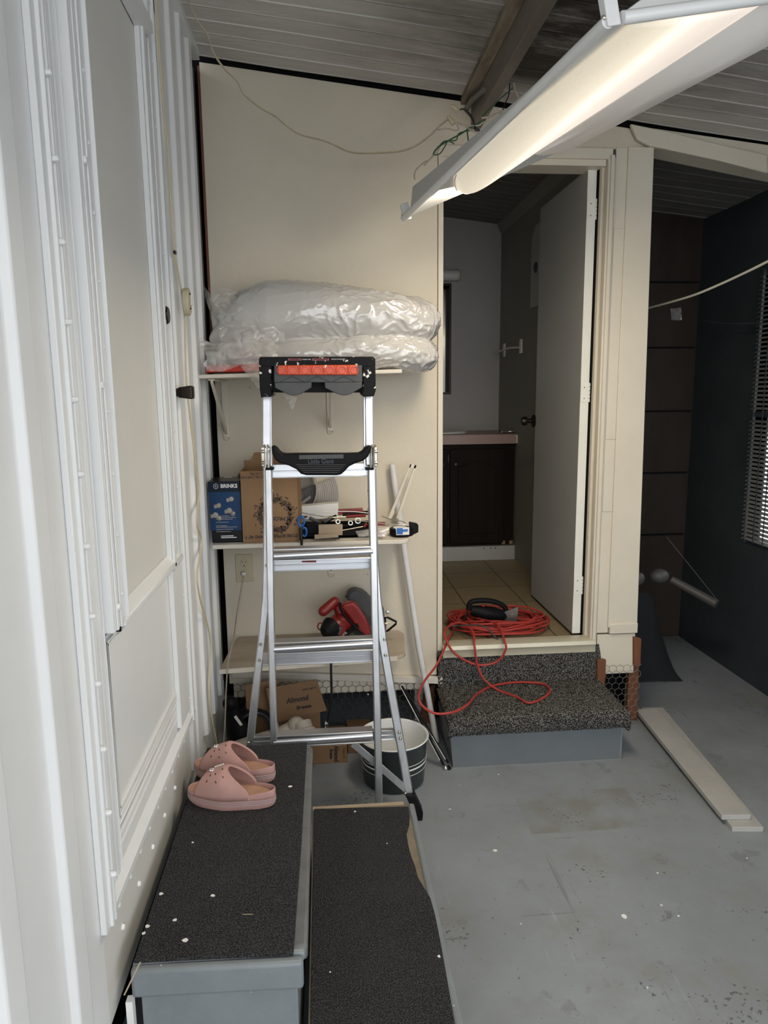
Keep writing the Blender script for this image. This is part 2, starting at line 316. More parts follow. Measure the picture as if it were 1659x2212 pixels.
def m_tile():
    m = mat('tan vinyl tile', (.30, .235, .14), .42, var=.15, scale=3)
    nt = m.node_tree; N = nt.nodes; L = nt.links; b = N['Principled BSDF']; cur = b.inputs['Base Color'].links[0].from_socket
    g = N.new('ShaderNodeNewGeometry'); br = N.new('ShaderNodeTexBrick'); br.offset = 0; mp = N.new('ShaderNodeMapping'); mp.inputs['Location'].default_value = (-.09, -.1, 0); L.new(g.outputs['Position'], mp.inputs[0])
    L.new(mp.outputs[0], br.inputs['Vector']); br.inputs['Scale'].default_value = 1; br.inputs['Brick Width'].default_value = .305; br.inputs['Row Height'].default_value = .305; br.inputs['Mortar Size'].default_value = .004
    br.inputs['Color1'].default_value = (0, 0, 0, 1); br.inputs['Color2'].default_value = (0, 0, 0, 1); br.inputs['Mortar'].default_value = (1, 1, 1, 1)
    mx = N.new('ShaderNodeMix'); mx.data_type = 'RGBA'; L.new(br.outputs[0], mx.inputs[0]); L.new(cur, mx.inputs[6]); mx.inputs[7].default_value = (.10, .08, .05, 1); L.new(mx.outputs[2], b.inputs['Base Color']); return m
M['tile'] = m_tile()

for k_, v_ in dict(blackp=.12, blackpaint=.12, black=.02, darkbrown=.12, darkwall=.15, vanity=.12, boxblack=.2, boxblue=.25, boxnavy=.2, carpet=.1, pile=.1, card=.15, cardin=.1, greyp=.25, meshdark=.1, stake=.15, floor=.35, stepgrey=.35, nose=.3, ceildull=.2, ceiling=.2, cordred=.3, pink=.3, doorgrey=.3, bathwallr=.2, tile=.3).items():
    M[k_].node_tree.nodes['Principled BSDF'].inputs['Specular IOR Level'].default_value = v_

# ================================================================== STRUCTURE
S('floor', MB().box((-3, -5, -.1), (6, 6, 0)), M['floor'])
YB = 2.85
def zc(x): return 2.605-.115*x
# ceiling: tongue-and-groove boards running across, profile repeated in y
def board_ceiling(name, x0, x1, y0, y1, zf, m, pitch=.088):
    mb = MB(); n = int((y1-y0)/pitch); prof = []
    for i in range(n):
        y = y0+i*pitch; ln = .003 if i % 2 else .0015
        prof += [(y, 0), (y+pitch-.012, 0), (y+pitch-.010, -ln), (y+pitch-.006, -ln), (y+pitch-.003, .006), (y+pitch-.001, .006)]
    prof.append((y0+n*pitch, 0)); xs = [x0+(x1-x0)*k/12 for k in range(13)]; vs = []
    for x in xs:
        for (y, dz) in prof: vs.append((x, y+.0015*math.sin(x*9+y*40), zf(x)+dz+.002*math.sin(x*7+y*13)))
    k = len(prof); fs = [(i*k+j, i*k+j+1, (i+1)*k+j+1, (i+1)*k+j) for i in range(12) for j in range(k-1)]
    mb.add(vs, fs); mb.prism([(x0, y0, zf(x0)+.02), (x1, y0, zf(x1)+.02), (x1, y0, zf(x1)+.08), (x0, y0, zf(x0)+.08)], (0, y1-y0, 0))
    return S(name, mb, m, smooth=False)
board_ceiling('ceiling', -.43, 3.4, -.6, 2.87, zc, M['ceiling'])
board_ceiling('ceiling', .44, 1.27, 2.95, 5.0, lambda x: 2.545-.12*(x-1.2), M['ceildull'])
board_ceiling('ceiling', 1.28, 3.4, 2.88, 4.9, zc, M['ceildull'], .1)
S('light_leak_sheet', MB().box((-.6, 2.86, 2.30), (3.5, 2.94, 2.32)) if False else MB().prism([(-.6, 2.868, 2.60), (-.6, 2.868, 2.95), (3.5, 2.868, 2.95), (3.5, 2.868, 2.18), (1.34, 2.868, 2.44), (1.34, 2.868, 2.41), (.46, 2.868, 2.41)], (0, .012, 0)), M['black'])  # black sheet added to stop light leaking in over the wall
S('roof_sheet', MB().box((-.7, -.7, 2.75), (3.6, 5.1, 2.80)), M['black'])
# rafter and its side board
M['rafter'] = mat('old cream rafter paint', (.22, .19, .155), .6, var=.3, scale=9, stretch=(1, .2, 1))
S('trim_1', MB().box((.585, -.6, 2.43), (.622, 2.845, zc(.58)+.01)), M['rafter'], bev=.003)
S('trim_24', MB().box((.545, -.6, 2.515), (.585, 2.845, zc(.56))), mat('peeling cream board', (.40, .35, .27), .6, col2=(.12, .09, .06), scale=12, stretch=(1, .3, 1)), bev=.003)
S('trim_2', MB().box((-.43, -.6, 2.625), (-.405, 2.8, 2.655)), M['white'])
# left wall: ribbed painted metal siding
def siding(y0, y1, z0, z1, ribs, name):
    prof = [(y0, 0)]
    for r in ribs: prof += [(r-.036, 0), (r-.026, .015), (r+.026, .015), (r+.036, 0)]
    prof.append((y1, 0)); X = -.43
    out = [(X+d, y) for (y, d) in prof]+[(X-.03, y1), (X-.03, y0)]
    return S(name, MB().prism([(x, y, z0) for (x, y) in out], (0, 0, z1-z0)), M['white'], bev=.003)
siding(-1.6, 1.216, .10, 2.64, [-1.13, -.91, -.69, -.47, -.25, -.03, .19, .41, .63, .85, 1.07], 'wall_left')
siding(2.125, 2.715, .30, 2.64, [2.178, 2.343, 2.508, 2.668], 'wall_left_rear')
S('trim_25', MB().box((-.455, 2.70, .3), (-.447, 2.85, 2.62)).tube([(-.438, 2.80, .3), (-.438, 2.80, 2.6)], .011, 10), M['greyp'])
S('wall_left_backing', MB().box((-.48, 1.19, .30), (-.4335, 2.15, 2.62)), M['white'])
S('wall_left_skirt', MB().box((-.46, 1.205, .26), (-.432, 2.125, .475)), M['whiteflat'])
S('wall_left_skirt_rear', MB().box((-.46, 2.125, 0), (-.44, 2.88, .33)), M['doorwhite'])
S('sky_block_left', MB().box((-.60, 2.86, 0), (-.55, 3.45, 2.7)), M['black'])  # unseen side wall added so no sky light enters the crawlspace
S('wall_left_header', MB().box((-.46, 1.216, 2.47), (-.43, 2.125, 2.64)), M['white'])
S('wall_left_gap_dark', MB().box((-.56, -1.6, 0), (-.50, 2.9, 2.62)), M['black'])  # black backing that paints the shade of the gap below the siding
# back wall panel
XE = .460
S('wall_back', MB().prism([(-.414, YB, .26), (XE, YB, .26), (XE, YB, zc(XE)-.012), (-.414, YB, zc(-.414)-.012)], (0, .02, 0)), M['cream'], bev=.0015)
S('wall_back_edge', MB().box((-.423, YB+.006, 1.5), (-.4145, YB+.03, 2.63)), M['brown'])
S('wall_back_header', MB().prism([(.4585, YB, 2.372), (1.31, YB, 2.372), (1.31, YB, zc(1.31)-.02), (.4585, YB, zc(.4585)-.012)], (0, .02, 0)), M['cream'])
S('wall_back_gap_dark', MB().box((-.5, YB+.09, .335), (.455, YB+.12, 2.6)).box((-.5, YB+.032, 2.42), (1.30, YB+.05, 2.6)), M['black'])  # black backing so the slits around the panel look shaded
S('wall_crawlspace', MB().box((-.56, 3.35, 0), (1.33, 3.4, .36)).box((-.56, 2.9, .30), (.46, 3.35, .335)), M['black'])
# bathroom door frame
tr = MB(); tr.box((.4615, YB-.008, .36), (.481, YB+.11, 2.372))
tr.box((.481, YB+.06, .385), (.4815, YB+.1, 2.372)); S('trim_3', tr, M['creamtrim'], bev=.002)
S('trim_4', MB().box((.4585, YB-.012, 2.332), (1.142, YB+.0, 2.372)).box((.481, YB+.0, 2.31), (1.12, YB+.11, 2.335)), M['creamtrim'], bev=.002)
S('trim_5', MB().box((1.112, YB+.02, .39), (1.128, YB+.13, 2.33)), M['creamtrim'], bev=.002)
S('trim_26', MB().box((1.107, YB+.045, .39), (1.1135, YB+.14, 2.33)), M['black'])  # black strip standing in for the shade of the hinge-side gap
S('trim_6', MB().box((1.122, YB-.016, .375), (1.152, YB+.02, 2.34)).box((1.130, YB-.024, .375), (1.146, YB-.016, 2.345)), M['creamtrim'], bev=.003)
S('trim_7', MB().box((1.155, YB-.006, .42), (1.205, YB+.02, 2.376)).box((1.158, YB-.009, .95), (1.200, YB-.005, 1.25)).box((1.158, YB-.009, 1.253), (1.2, YB-.005, 2.08)), M['creamtrim'], bev=.0015)
S('wall_post', MB().prism([(1.2, YB-.014, .445), (1.332, YB-.014, .445), (1.303, YB-.014, 2.378), (1.2, YB-.014, 2.378)], (0, .19, 0)), M['creamtrim'], bev=.003)
S('wall_post_foot', MB().box((1.208, YB-.020, .418), (1.332, YB+.17, .462)).box((1.158, YB-.008, .232), (1.328, YB+.1, .412)), M['creamtrim'], bev=.003)
S('wall_header_right', MB().prism([(1.30, YB-.008, 2.378), (3.4, YB-.008, 2.02), (3.4, YB-.008, zc(3.4)), (1.24, YB-.008, zc(1.24)-.01)], (0, .1, 0)), M['creamtrim'])
fl = []
for (a, b) in ((1363, 267), (1378, 300), (1400, 312), (1412, 316), (1500, 335), (1560, 348), (1659, 374), (1659, 334), (1560, 312), (1450, 285)): fl.append(P(a, b, y=YB-.03))
S('trim_8', MB().prism(fl, (0, .02, 0)), M['creamtrim'], bev=.004)
# bathroom shell
S('floor', MB().box((.462, YB+.001, .34), (1.3, 5.0, .385)), M['tile'])
S('wall_bathroom_back', MB().box((.4, 4.87, .38), (1.3, 4.92, 2.65)), M['bathwall'])
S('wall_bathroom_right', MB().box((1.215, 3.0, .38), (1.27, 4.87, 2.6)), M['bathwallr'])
S('wall_bathroom_left', MB().box((.38, 2.97, .0), (.44, 4.92, 2.65)), M['bathwall'])
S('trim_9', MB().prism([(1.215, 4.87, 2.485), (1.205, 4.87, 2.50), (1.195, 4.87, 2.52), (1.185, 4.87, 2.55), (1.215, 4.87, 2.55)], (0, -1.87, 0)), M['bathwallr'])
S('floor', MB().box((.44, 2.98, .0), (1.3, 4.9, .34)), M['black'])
# dark side room
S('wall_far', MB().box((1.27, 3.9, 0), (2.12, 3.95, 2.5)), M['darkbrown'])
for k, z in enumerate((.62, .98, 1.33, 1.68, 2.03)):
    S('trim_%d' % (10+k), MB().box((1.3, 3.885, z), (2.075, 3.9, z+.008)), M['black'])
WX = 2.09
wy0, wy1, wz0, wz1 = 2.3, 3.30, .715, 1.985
S('wall_right', MB().box((WX, 2.0, 0), (WX+.06, 3.95, wz0)).box((WX, 2.0, wz1), (WX+.06, 3.95, 2.5)).box((WX, wy1, wz0), (WX+.06, 3.95, wz1)).box((WX, 2.0, wz0), (WX+.06, wy0, wz1)).box((WX, .3, 0), (WX+.06, 2.0, 2.5)), M['darkwall'])  # the nearest, unseen stretch is added to keep side light out
wf = S('window_1', MB().box((WX-.012, wy0-.02, wz0-.02), (WX+.07, wy0, wz1+.02)).box((WX-.012, wy1, wz0-.02), (WX+.07, wy1+.012, wz1+.02)).box((WX, wy0, 1.318), (WX+.05, wy1, 1.345)), M['darkwall'])
bl = thing('window_blind', 'slatted window blind with daylight through its gaps in the dark side room', 'blind', (WX, wy1, wz0))
sl = MB(); z = wz0+.01
while z < wz1:
    if abs(z-1.33) > .022: sl.obox((WX-.022, (wy0+wy1)/2, z), (0, (wy1-wy0)/2, 0), (.0085, 0, .0045), (.0004, 0, -.0008))
    z += .0205
sl.build('slats', mat('blind slat', (.18, .18, .17), .5), bl, smooth=False)
for k in range(5):
    y = wy1-.03-.075*k
    MB().box((WX-.034, y-.003, wz0), (WX-.032, y+.003, wz1)).build('ladder_tape', M['darkwall'], bl)

# ---------------------------------------------------------------- door_1, left wall
d1 = thing('door_1', None, None, (-.43, 1.25, .47), kind='structure')
FX = -.43
b = MB(); b.box((FX, 1.200, .47), (FX+.012, 1.25, 2.5)); b.box((FX, 1.222, .47), (FX+.018, 1.230, 2.5)); b.box((FX, 1.240, .47), (FX+.018, 1.247, 2.5)); b.build('jamb_flange', M['whiteworn'], d1, bev=.002)
MB().box((FX-.02, 1.25, .5), (FX-.002, 2.045, 1.0)).build('door_panel', M['white'], d1); MB().box((FX-.02, 1.25, 1.0), (FX-.002, 2.045, 2.45)).build('window_cover', M['whiteflat'], d1)
b = MB()
for y in (1.256, 1.276, 1.296, 1.316): b.box((FX-.002, y, .50), (FX+.003, y+.017, 2.45))
b.box((FX-.002, 1.338, .50), (FX+.006, 1.341, 2.45))
b.build('fluted_stile', M['white'], d1, bev=.002)
b = MB(); b.box((FX, 1.345, 1.0), (FX+.022, 1.425, 2.45)); b.box((FX+.022, 1.362, 1.0), (FX+.025, 1.372, 2.45)); b.box((FX+.022, 1.385, 1.0), (FX+.026, 1.393, 2.45)); b.box((FX, 1.425, 1.008), (FX+.03, 1.429, 2.45)); b.build('window_track', M['whiteworn'], d1, bev=.0015)
b = MB(); b.tube([(FX+.012, 1.408, .998), (FX+.012, 1.408, 1.004)], .006, 10); b.box((FX+.001, 1.38, .992), (FX+.024, 1.386, 1.001)); b.build('track_socket', M['black'], d1)
MB().prism([(FX, 1.345, 2.33), (FX+.035, 1.345, 2.335), (FX+.035, 1.345, 2.36), (FX, 1.345, 2.40)], (0, .63, 0)).build('window_top_rail', M['whiteworn'], d1, bev=.002)
b = MB(); b.box((FX-.002, 1.925, .52), (FX+.012, 2.04, 2.40)); b.box((FX+.012, 1.93, .98), (FX+.02, 1.95, 2.35)); b.box((FX+.012, 2.0, .98), (FX+.017, 2.015, 2.4)); b.build('lock_stile', M['whiteworn'], d1, bev=.002)
MB().prism([(FX-.002, 1.43, 1.022), (FX+.020, 1.43, 1.0), (FX+.020, 1.43, .985), (FX-.002, 1.43, .985)], (0, .61, 0)).build('window_sill', M['white'], d1, bev=.003)
b = MB()
for (o, q) in ((0, .003), (.014, .003), (.028, .003), (.042, .006), (.052, .005)):
    y0, y1, z0, z1 = 1.31+o, 2.005-o, .545+o*1.5, 1.01-o*.7
    for (a, c) in (((y0, z0), (y0+.006, z1)), ((y1-.006, z0), (y1, z1)), ((y0, z0), (y1, z0+.006)), ((y0, z1-.006), (y1, z1))): b.box((FX-.003, a[0], a[1]), (FX-.002+q, c[0], c[1]))
b.build('panel_moulding', M['white'], d1, bev=.0015)
MB().prism([(FX-.002, 1.252, .470), (FX+.014, 1.252, .475), (FX+.014, 1.252, .492), (FX-.002, 1.252, .512)], (0, .87, 0)).build('bottom_rail', M['white'], d1, bev=.002)
b = MB(); b.box((FX-.003, 2.045, .47), (FX+.010, 2.075, 2.5)); b.box((FX, 2.075, .47), (FX+.018, 2.085, 2.5)); b.box((FX-.003, 2.085, .3), (FX+.012, 2.125, 2.5)); b.build('jamb_rear', M['white'], d1, bev=.002)
b = MB(); b.box((FX-.003, 2.0405, .55), (FX+.001, 2.0445, 2.4)); b.build('weather_strip', M['greyp'], d1)
MB().box((FX-.002, 1.216, 2.45), (FX+.012, 2.125, 2.5)).build('jamb_head', M['white'], d1)
kn = MB(); kc = P(378, 848, y=2.12); kx = -.43
kn.tube([(kx, 2.12, kc.z), (kx+.022, 2.12, kc.z)], .012, 16); kn.add([], [])
kn.lathe([(0, 0), (.019, .0), (.021, .004), (.027, .036), (.026, .040), (.021, .043), (0, .043)], (kx+.018, 2.12, kc.z), 4, (1, 0, 0), math.pi/4, math.pi/4+2*math.pi)
ko = kn.build('door_knob', M['bronze'], d1, bev=.003, label='dark bronze knob')
MB().lathe([(0, .009), (.02, .009), (.024, .004), (.025, 0)], (FX+.012, 2.03, 1.665), 20, (1, 0, 0)).build('deadbolt', M['bronze'], d1)
def screws(pts, r, m, par, nm='screw', h=.004):
    for p in pts: MB().lathe([(0, h), (r*.7, h*.8), (r, 0)], p, 8, (1, 0, 0)).build(nm, m, par)
screws([(FX+.012, 1.235, .57+.125*k) for k in range(16)], .0065, M['white'], d1, h=.016)
screws([(FX+.022, 1.41, 1.06+.12*k) for k in range(12)], .004, M['whiteworn'], d1)
screws([(FX+.024, 1.372, z) for z in (1.045, 1.47, 1.86)], .008, M['white'], d1, h=.006)
screws([(FX+.012, 1.965, 1.08+.115*k) for k in range(12)], .0035, M['whiteworn'], d1)
screws([(FX+.010, 2.063, .55+.16*k) for k in range(12)], .0035, M['white'], d1)
screws([(-.4325, 1.31+.085*k, .448) for k in range(10)], .007, M['printw'], d1, h=.008)
screws([(-.4325, 1.33+.13*k, .382) for k in range(5)], .007, M['printw'], d1, h=.007)

# ---------------------------------------------------------------- door_2, bathroom door leaf
d2 = thing('door_2', None, None, (1.09, 2.94, .39), kind='structure')
n0, n1 = V((1.104, 2.905, .402)), V((1.102, 3.52, .402))
dv = (n1-n0).normalized(); pv = V((-dv.y, dv.x, 0))
leaf = [n0, n1, n1+pv*.036, n0+pv*.036]
if (leaf[3]-leaf[0]).x > 0: leaf = [n0, n1, n1-pv*.036, n0-pv*.036]; pv = -pv
MB().prism(leaf, (0, 0, 1.915)).build('door_leaf', M['doorgrey'], d2, bev=.001)
MB().prism([n0-dv*.0012, n0+dv*0, n0+pv*.036, n0+pv*.036-dv*.0012], (0, 0, 1.915)).build('door_edge', M['doorwhite'], d2)
for z in (2.165, 1.445, .62):
    h = MB(); c = n0+V((0, 0, z-.402))-dv*.0025
    h.obox(c+pv*.018, pv*.018, dv*.001, (0, 0, .04))
    for k in range(5): h.tube([c-pv*.004+V((0, 0, -.04+.016*k)), c-pv*.004+V((0, 0, -.0265+.016*k))], .0048, 8)
    hh = h.build('hinge', M['doorwhite'], d2)
    for q in (-.025, .02): MB().ball(c+pv*.02-dv*.001+V((0, 0, q)), .0025, 4).build('hinge_screw', M['greyp'], hh)
kc = P(1158, 909, y=3.54); kb = V((n1.x+pv.x*.036, 3.54, kc.z))
k2 = MB().lathe([(0, 0), (.033, 0), (.033, .004), (.026, .012), (.012, .014), (.011, .034), (.021, .038), (.023, .052), (.019, .064), (0, .066)], kb, 24, pv); k2.build('door_knob', M['bronze'], d2, label='black round knob')

# threshold
th = MB().prism([(.481, YB-.03, .372), (.481, YB-.036, .380), (.481, YB-.030, .396), (.481, YB-.01, .402), (.481, YB+.03, .402), (.481, YB+.03, .386), (.481, YB-.014, .386), (.481, YB-.016, .345), (.481, YB-.03, .345)], (.662, 0, 0))
S('trim_20', th, M['threshold'], bev=.001)

# ================================================================== CARPETED BACK STEP
def rough_grid(nx, ny, fn):
    mb = MB(); vs = [fn(i/nx, j/ny) for j in range(ny+1) for i in range(nx+1)]
    return mb.add(vs, [(j*(nx+1)+i, j*(nx+1)+i+1, (j+1)*(nx+1)+i+1, (j+1)*(nx+1)+i) for j in range(ny) for i in range(nx)])
bs = thing('carpeted_step', 'grey wooden step box with speckled carpet below the bathroom doorway', 'step', (.81, 2.7, 0))
MB().prism([(.475, 2.545, 0), (1.152, 2.545, 0), (1.150, 2.545, .15), (.462, 2.545, .15)], (0, .29, 0)).build('step_box', M['stepdark'], bs, bev=.002)
MB().box((.474, 2.538, .0), (1.153, 2.545, .004)).box((1.15, 2.545, .0), (1.156, 2.83, .14)).build('edge_bead', M['stepgrey'], bs)
def tread(u, v):
    # v runs from under the nosing, over the front, back to the riser
    pr = [(2.548, .142), (2.522, .146), (2.512, .17), (2.514, .198), (2.53, .214), (2.60, .217), (2.70, .217), (2.838, .217)]
    f = v*(len(pr)-1); i = min(int(f), len(pr)-2); t = f-i; y = pr[i][0]*(1-t)+pr[i+1][0]*t; z = pr[i][1]*(1-t)+pr[i+1][1]*t
    sk = .012*(1-u); x = .452+.012*(y-2.5)+u*.722
    n = noise.noise(V((x, y, z))*95)*.0045+noise.noise(V((x, y, z))*210)*.003
    e = min(u, 1-u)*40; z -= max(0, 1-e)*.018
    return (x+noise.noise(V((x, y*3, z))*60)*.002, y-n*(1 if v < .5 else 0)-.0*sk, z+n)
t_ = rough_grid(240, 120, tread); t_.build('carpet_tread', M['pile'], bs, solid=.004)
def riser(u, v):
    x = .462+u*(.700+.03*(1-v)); z = .214+v*.160; n = noise.noise(V((x, 2, z))*95)*.004+noise.noise(V((x, 5, z))*200)*.003
    return (x, 2.832+n, z)
rough_grid(200, 60, riser).build('carpet_riser', M['pile'], bs, solid=.005)
for k, (a, c) in enumerate(((990, 1531), (1170, 1500), (1100, 1528))):
    MB().ball(P(a, c, z=.224), .0022, 4, (1, 1, .5)).build('paint_chip', M['chip'], label=('tiny white speck at the front left of the speckled carpet tread', 'tiny white speck at the back right of the speckled carpet tread', 'tiny white speck in the middle of the speckled carpet tread')[k], cat='paint chip', group='paint chips on the carpet step')

# ================================================================== FRONT STEPS
fs_ = thing('wooden_steps', 'grey painted wooden steps with black carpet beside the white door', 'steps', (-.07, 1.7, 0))
st = MB(); st.prism([(-.398, 1.268, .29), (-.398, 1.245, .29), (-.064, 1.235, .29), (-.064, 1.258, .29)], (0, 0, .062))
st.box((-.398, 1.26, .33), (-.06, 2.105, .354)); st.build('upper_tread', M['stepgrey'], fs_, bev=.008, seg=3)
MB().box((-.088, 1.27, .325), (-.056, 2.09, .358)).build('upper_nosing', M['nose'], fs_, bev=.007, seg=3)
MB().prism([(-.394, 1.262, .354), (-.083, 1.252, .354), (-.077, 1.6, .354), (-.074, 2.112, .354), (-.385, 2.112, .354), (-.395, 1.8, .354)], (0, 0, .007)).build('upper_carpet', M['carpet'], fs_, bev=.002)
MB().box((-.385, 1.262, 0), (-.078, 2.09, .33)).build('riser_box', M['stepgrey'], fs_, bev=.003)
lt = MB(); lt.box((-.06, 1.15, .145), (.247, 2.045, .172)); lt.box((-.06, 1.17, 0), (.222, 2.02, .145)); lt.build('lower_tread', M['plywood'], fs_, bev=.004)
ln_ = MB(); pts = []
for k in range(22):
    y = 1.15+k*.0423; pts.append((.248, y, .163))
ln_.sweep(pts, (1, 0, 0), (0, 0, 1), .020, .030); ln_.build('lower_nosing', M['stepgrey'], fs_, bev=.007, seg=3)
cp = [(-.055, 1.155), (.236, 1.155)]
for (a, c) in ((955, 2050), (940, 1975), (930, 1940), (915, 1915), (903, 1895), (897, 1872), (888, 1848), (882, 1825), (878, 1800), (884, 1780), (885, 1762), (882, 1742)):
    q = P(a, c, z=.178); cp.append((q.x, q.y))
cp.append((-.055, 2.036))
MB().prism([(x, y, .172) for (x, y) in cp], (0, 0, .0065)).build('lower_carpet', M['carpet'], fs_, bev=.0015)
MB().box((-.06, 2.034, .168), (.225, 2.05, .1765)).build('carpet_backing_strip', M['wood'], fs_)
MB().box((-.41, 1.245, .0), (-.397, 1.262, .285)).build('white_batten', M['chip'], fs_)
flecks = [(1, 348, 1931, .007), (1, 460, 1935, .006), (1, 378, 1988, .006), (1, 400, 2031, .007), (1, 318, 2001, .006), (1, 627, 1699, .006), (1, 416, 1820, .004), (1, 311, 2016, .005),
          (0, 836, 1822, .003), (0, 767, 1753, .004), (0, 713, 2100, .003), (0, 948, 2066, .005)]
FL = ['large white paint chip near the left front of the upper black carpet', 'round white paint chip in the middle front of the upper black carpet', 'white paint chip left of centre, ahead of the upper step nosing', 'broad white paint chip closest to the front edge of the upper carpet', 'white paint chip at the left carpet edge near the front corner', 'white paint chip near the upper nosing right of the sandals', 'small white paint chip in front of the nearer sandal', 'small white paint chip at the very left edge of the upper carpet', 'small pale paint chip on the lower carpet near its torn edge', 'small pale paint chip at the far end of the lower carpet', 'tiny pale paint chip left of centre on the lower carpet', 'pale paint chip on the lower carpet beside its right nosing']
for ci, (u_, a, c, r) in enumerate(flecks):
    q = P(a, c, z=.3612 if u_ else .1785)
    mb = MB().prism([(q.x+r*random.uniform(.6, 1.1)*math.cos(t*1.047), q.y+r*random.uniform(.5, 1)*math.sin(t*1.047), q.z) for t in range(6)], (0, 0, .0008))
    mb.build('paint_chip', M['chip'], label=FL[ci], cat='paint chip', group='paint chips on the black step carpet')
GL = ['cream paint chip on the concrete to the right of the lower step', 'largest cream paint chip in the middle of the concrete floor', 'small cream chip to the right of the largest floor chip', 'small pale chip on the floor between the large chip and the planks', 'tiny pale chip on the floor just before the carpeted step', 'tiny pale chip on the floor by the rubber ladder foot', 'tiny white chip on the floor near the bottom of the view', 'tiny pale chip on the floor in front of the plank ends']
for ci, (a, c, r) in enumerate(((1070, 1837, .009), (1348, 1980, .010), (1466, 1979, .004), (1421, 1886, .004), (1077, 1673, .004), (972, 1748, .004), (1399, 2134, .003), (1614, 1854, .003))):
    q = P(a, c, z=.0)
    mb = MB().prism([(q.x+r*random.uniform(.5, 1.1)*math.cos(t*1.047), q.y+r*random.uniform(.5, 1)*math.sin(t*1.047), .0) for t in range(6)], (0, 0, .001))
    mb.build('paint_chip', M['chip'], label=GL[ci], cat='paint chip', group='paint chips on the concrete floor')
q0, q1 = P(523, 1975, z=.362), P(547, 1975, z=.362); MB().sweep([q0, q1], (0, 1, 0), (0, 0, 1), .0012, .001).build('straw', M['wood'], label='short straw lying on the upper carpeted step', cat='straw')
rd = random.Random(3); db = MB()
for k in range(60):
    x = rd.uniform(-.50, -.405); y = rd.uniform(.9, 1.3); db.ball((x, y, .012), rd.uniform(.006, .018), 3, (1, 1.4, .7))
db.build('soil_debris', M['debris'], label='dry soil and leaf litter between the steps and the wall', cat='debris', kind='stuff')
MB().tube([P(303, 2078, y=1.235), P(268, 2150, y=1.2)], .0015, 5).build('grass_stalk', M['wood'], label='dry yellow stalk at the front corner of the steps', cat='stalk')

# ================================================================== LADDER
ld = thing('step_ladder', 'tall folded aluminium ladder with flared legs and black tool cap', 'ladder', (-.01, 2.25, 0))
def yl(z): return 2.205+.115*z/1.56
def LP(x, z, dy=0): return V((x, yl(z)+dy, z))
def px_to_l(a, c, dy=0):
    y = 2.28
    for _ in range(4): q = P(a, c, y=y); y = yl(q.z)+dy
    return P(a, c, y=y)
EX, EY = (1, 0, 0), (0, 1, 0)
def lrail(pix, w, d, dy, m, name, par=ld, bev=.004):
    return MB().sweep([px_to_l(a, c, dy) for (a, c) in pix], EX, EY, w, d).build(name, m, par, bev=bev)
# flared outer rails, behind
lrail([(577, 1005), (578, 1100), (577, 1210), (575, 1290), (566, 1380), (555, 1470), (545, 1560), (537, 1640), (530, 1702)], .026, .028, .045, M['alu'], 'flared_rail')
lrail([(803, 1005), (805, 1100), (808, 1210), (814, 1290), (826, 1380), (841, 1470), (857, 1560), (871, 1640), (884, 1718)], .029, .028, .03, M['alu'], 'flared_rail')
# straight rails, in front
lrail([(580, 1012), (585, 1300), (592, 1600), (596, 1770)], .0225, .024, 0, M['alu'], 'straight_rail')
lrail([(803, 1012), (809, 1300), (816, 1600), (820, 1780)], .0245, .024, 0, M['alu'], 'straight_rail')
lrail([(577, 838), (577, 1005)], .029, .04, .03, M['alubar'], 'upper_rail')
lrail([(796, 838), (798, 1005)], .028, .04, .03, M['alubar'], 'upper_rail')
for a in (586, 786): MB().sweep([px_to_l(a, 838, .03), px_to_l(a+1, 1005, .03)], EX, EY, .004, .046).build('rail_lip', M['alu'], ld)
def rung(y0, y1, wide=None, yf=None, flat=True):
    a, b = px_to_l(591, y0, .0), px_to_l(805, y0-8, .0); h = lambda py: px_to_l(700, py, 0).z
    zt, zb = h(y0-4), h(y1-4); zr = (zt*.50+zb*.50)
    m = MB(); L0, L1 = LP(a.x, 0).x, LP(b.x, 0).x
    tilt = .004
    for dz, rr in ((-.006, .012),): m.tube([V((L0, yl(zt)-.004, zt-.022-tilt)), V((L1, yl(zt)-.004, zt-.022+tilt))], rr, 16)
    m.box((L0, yl(zt)-.012, zt-.006), (L1, yl(zt)+.03, zt-.001)); m.box((L0, yl(zt)-.014, zt-.042), (L1, yl(zt)+.02, zt-.037))
    return m.build('rung', M['alubar'], ld, bev=.001)
rung(1185, 1210); rung(1385, 1408); rung(1585, 1612)
def flat(xa, xb, ya, yb, dy, label=None):
    a, b = px_to_l(xa, ya, dy), px_to_l(xb, yb, dy); zt, zb = px_to_l((xa+xb)/2, ya, dy).z, px_to_l((xa+xb)/2, yb, dy).z
    m = MB(); m.box((a.x, a.y, zb), (b.x, a.y+.02, zt)); m.box((a.x, a.y-.002, zb+(zt-zb)*.45), (b.x, a.y, zb+(zt-zb)*.55)); m.box((a.x, a.y-.004, zb), (b.x, a.y, zb+.003))
    return m.build('rear_rung', M['alubar'], ld, bev=.001)
flat(585, 803, 1206, 1232, .03); flat(566, 826, 1406, 1434, .03); flat(548, 862, 1585, 1606, .03); flat(588, 800, 1002, 1031, .022)
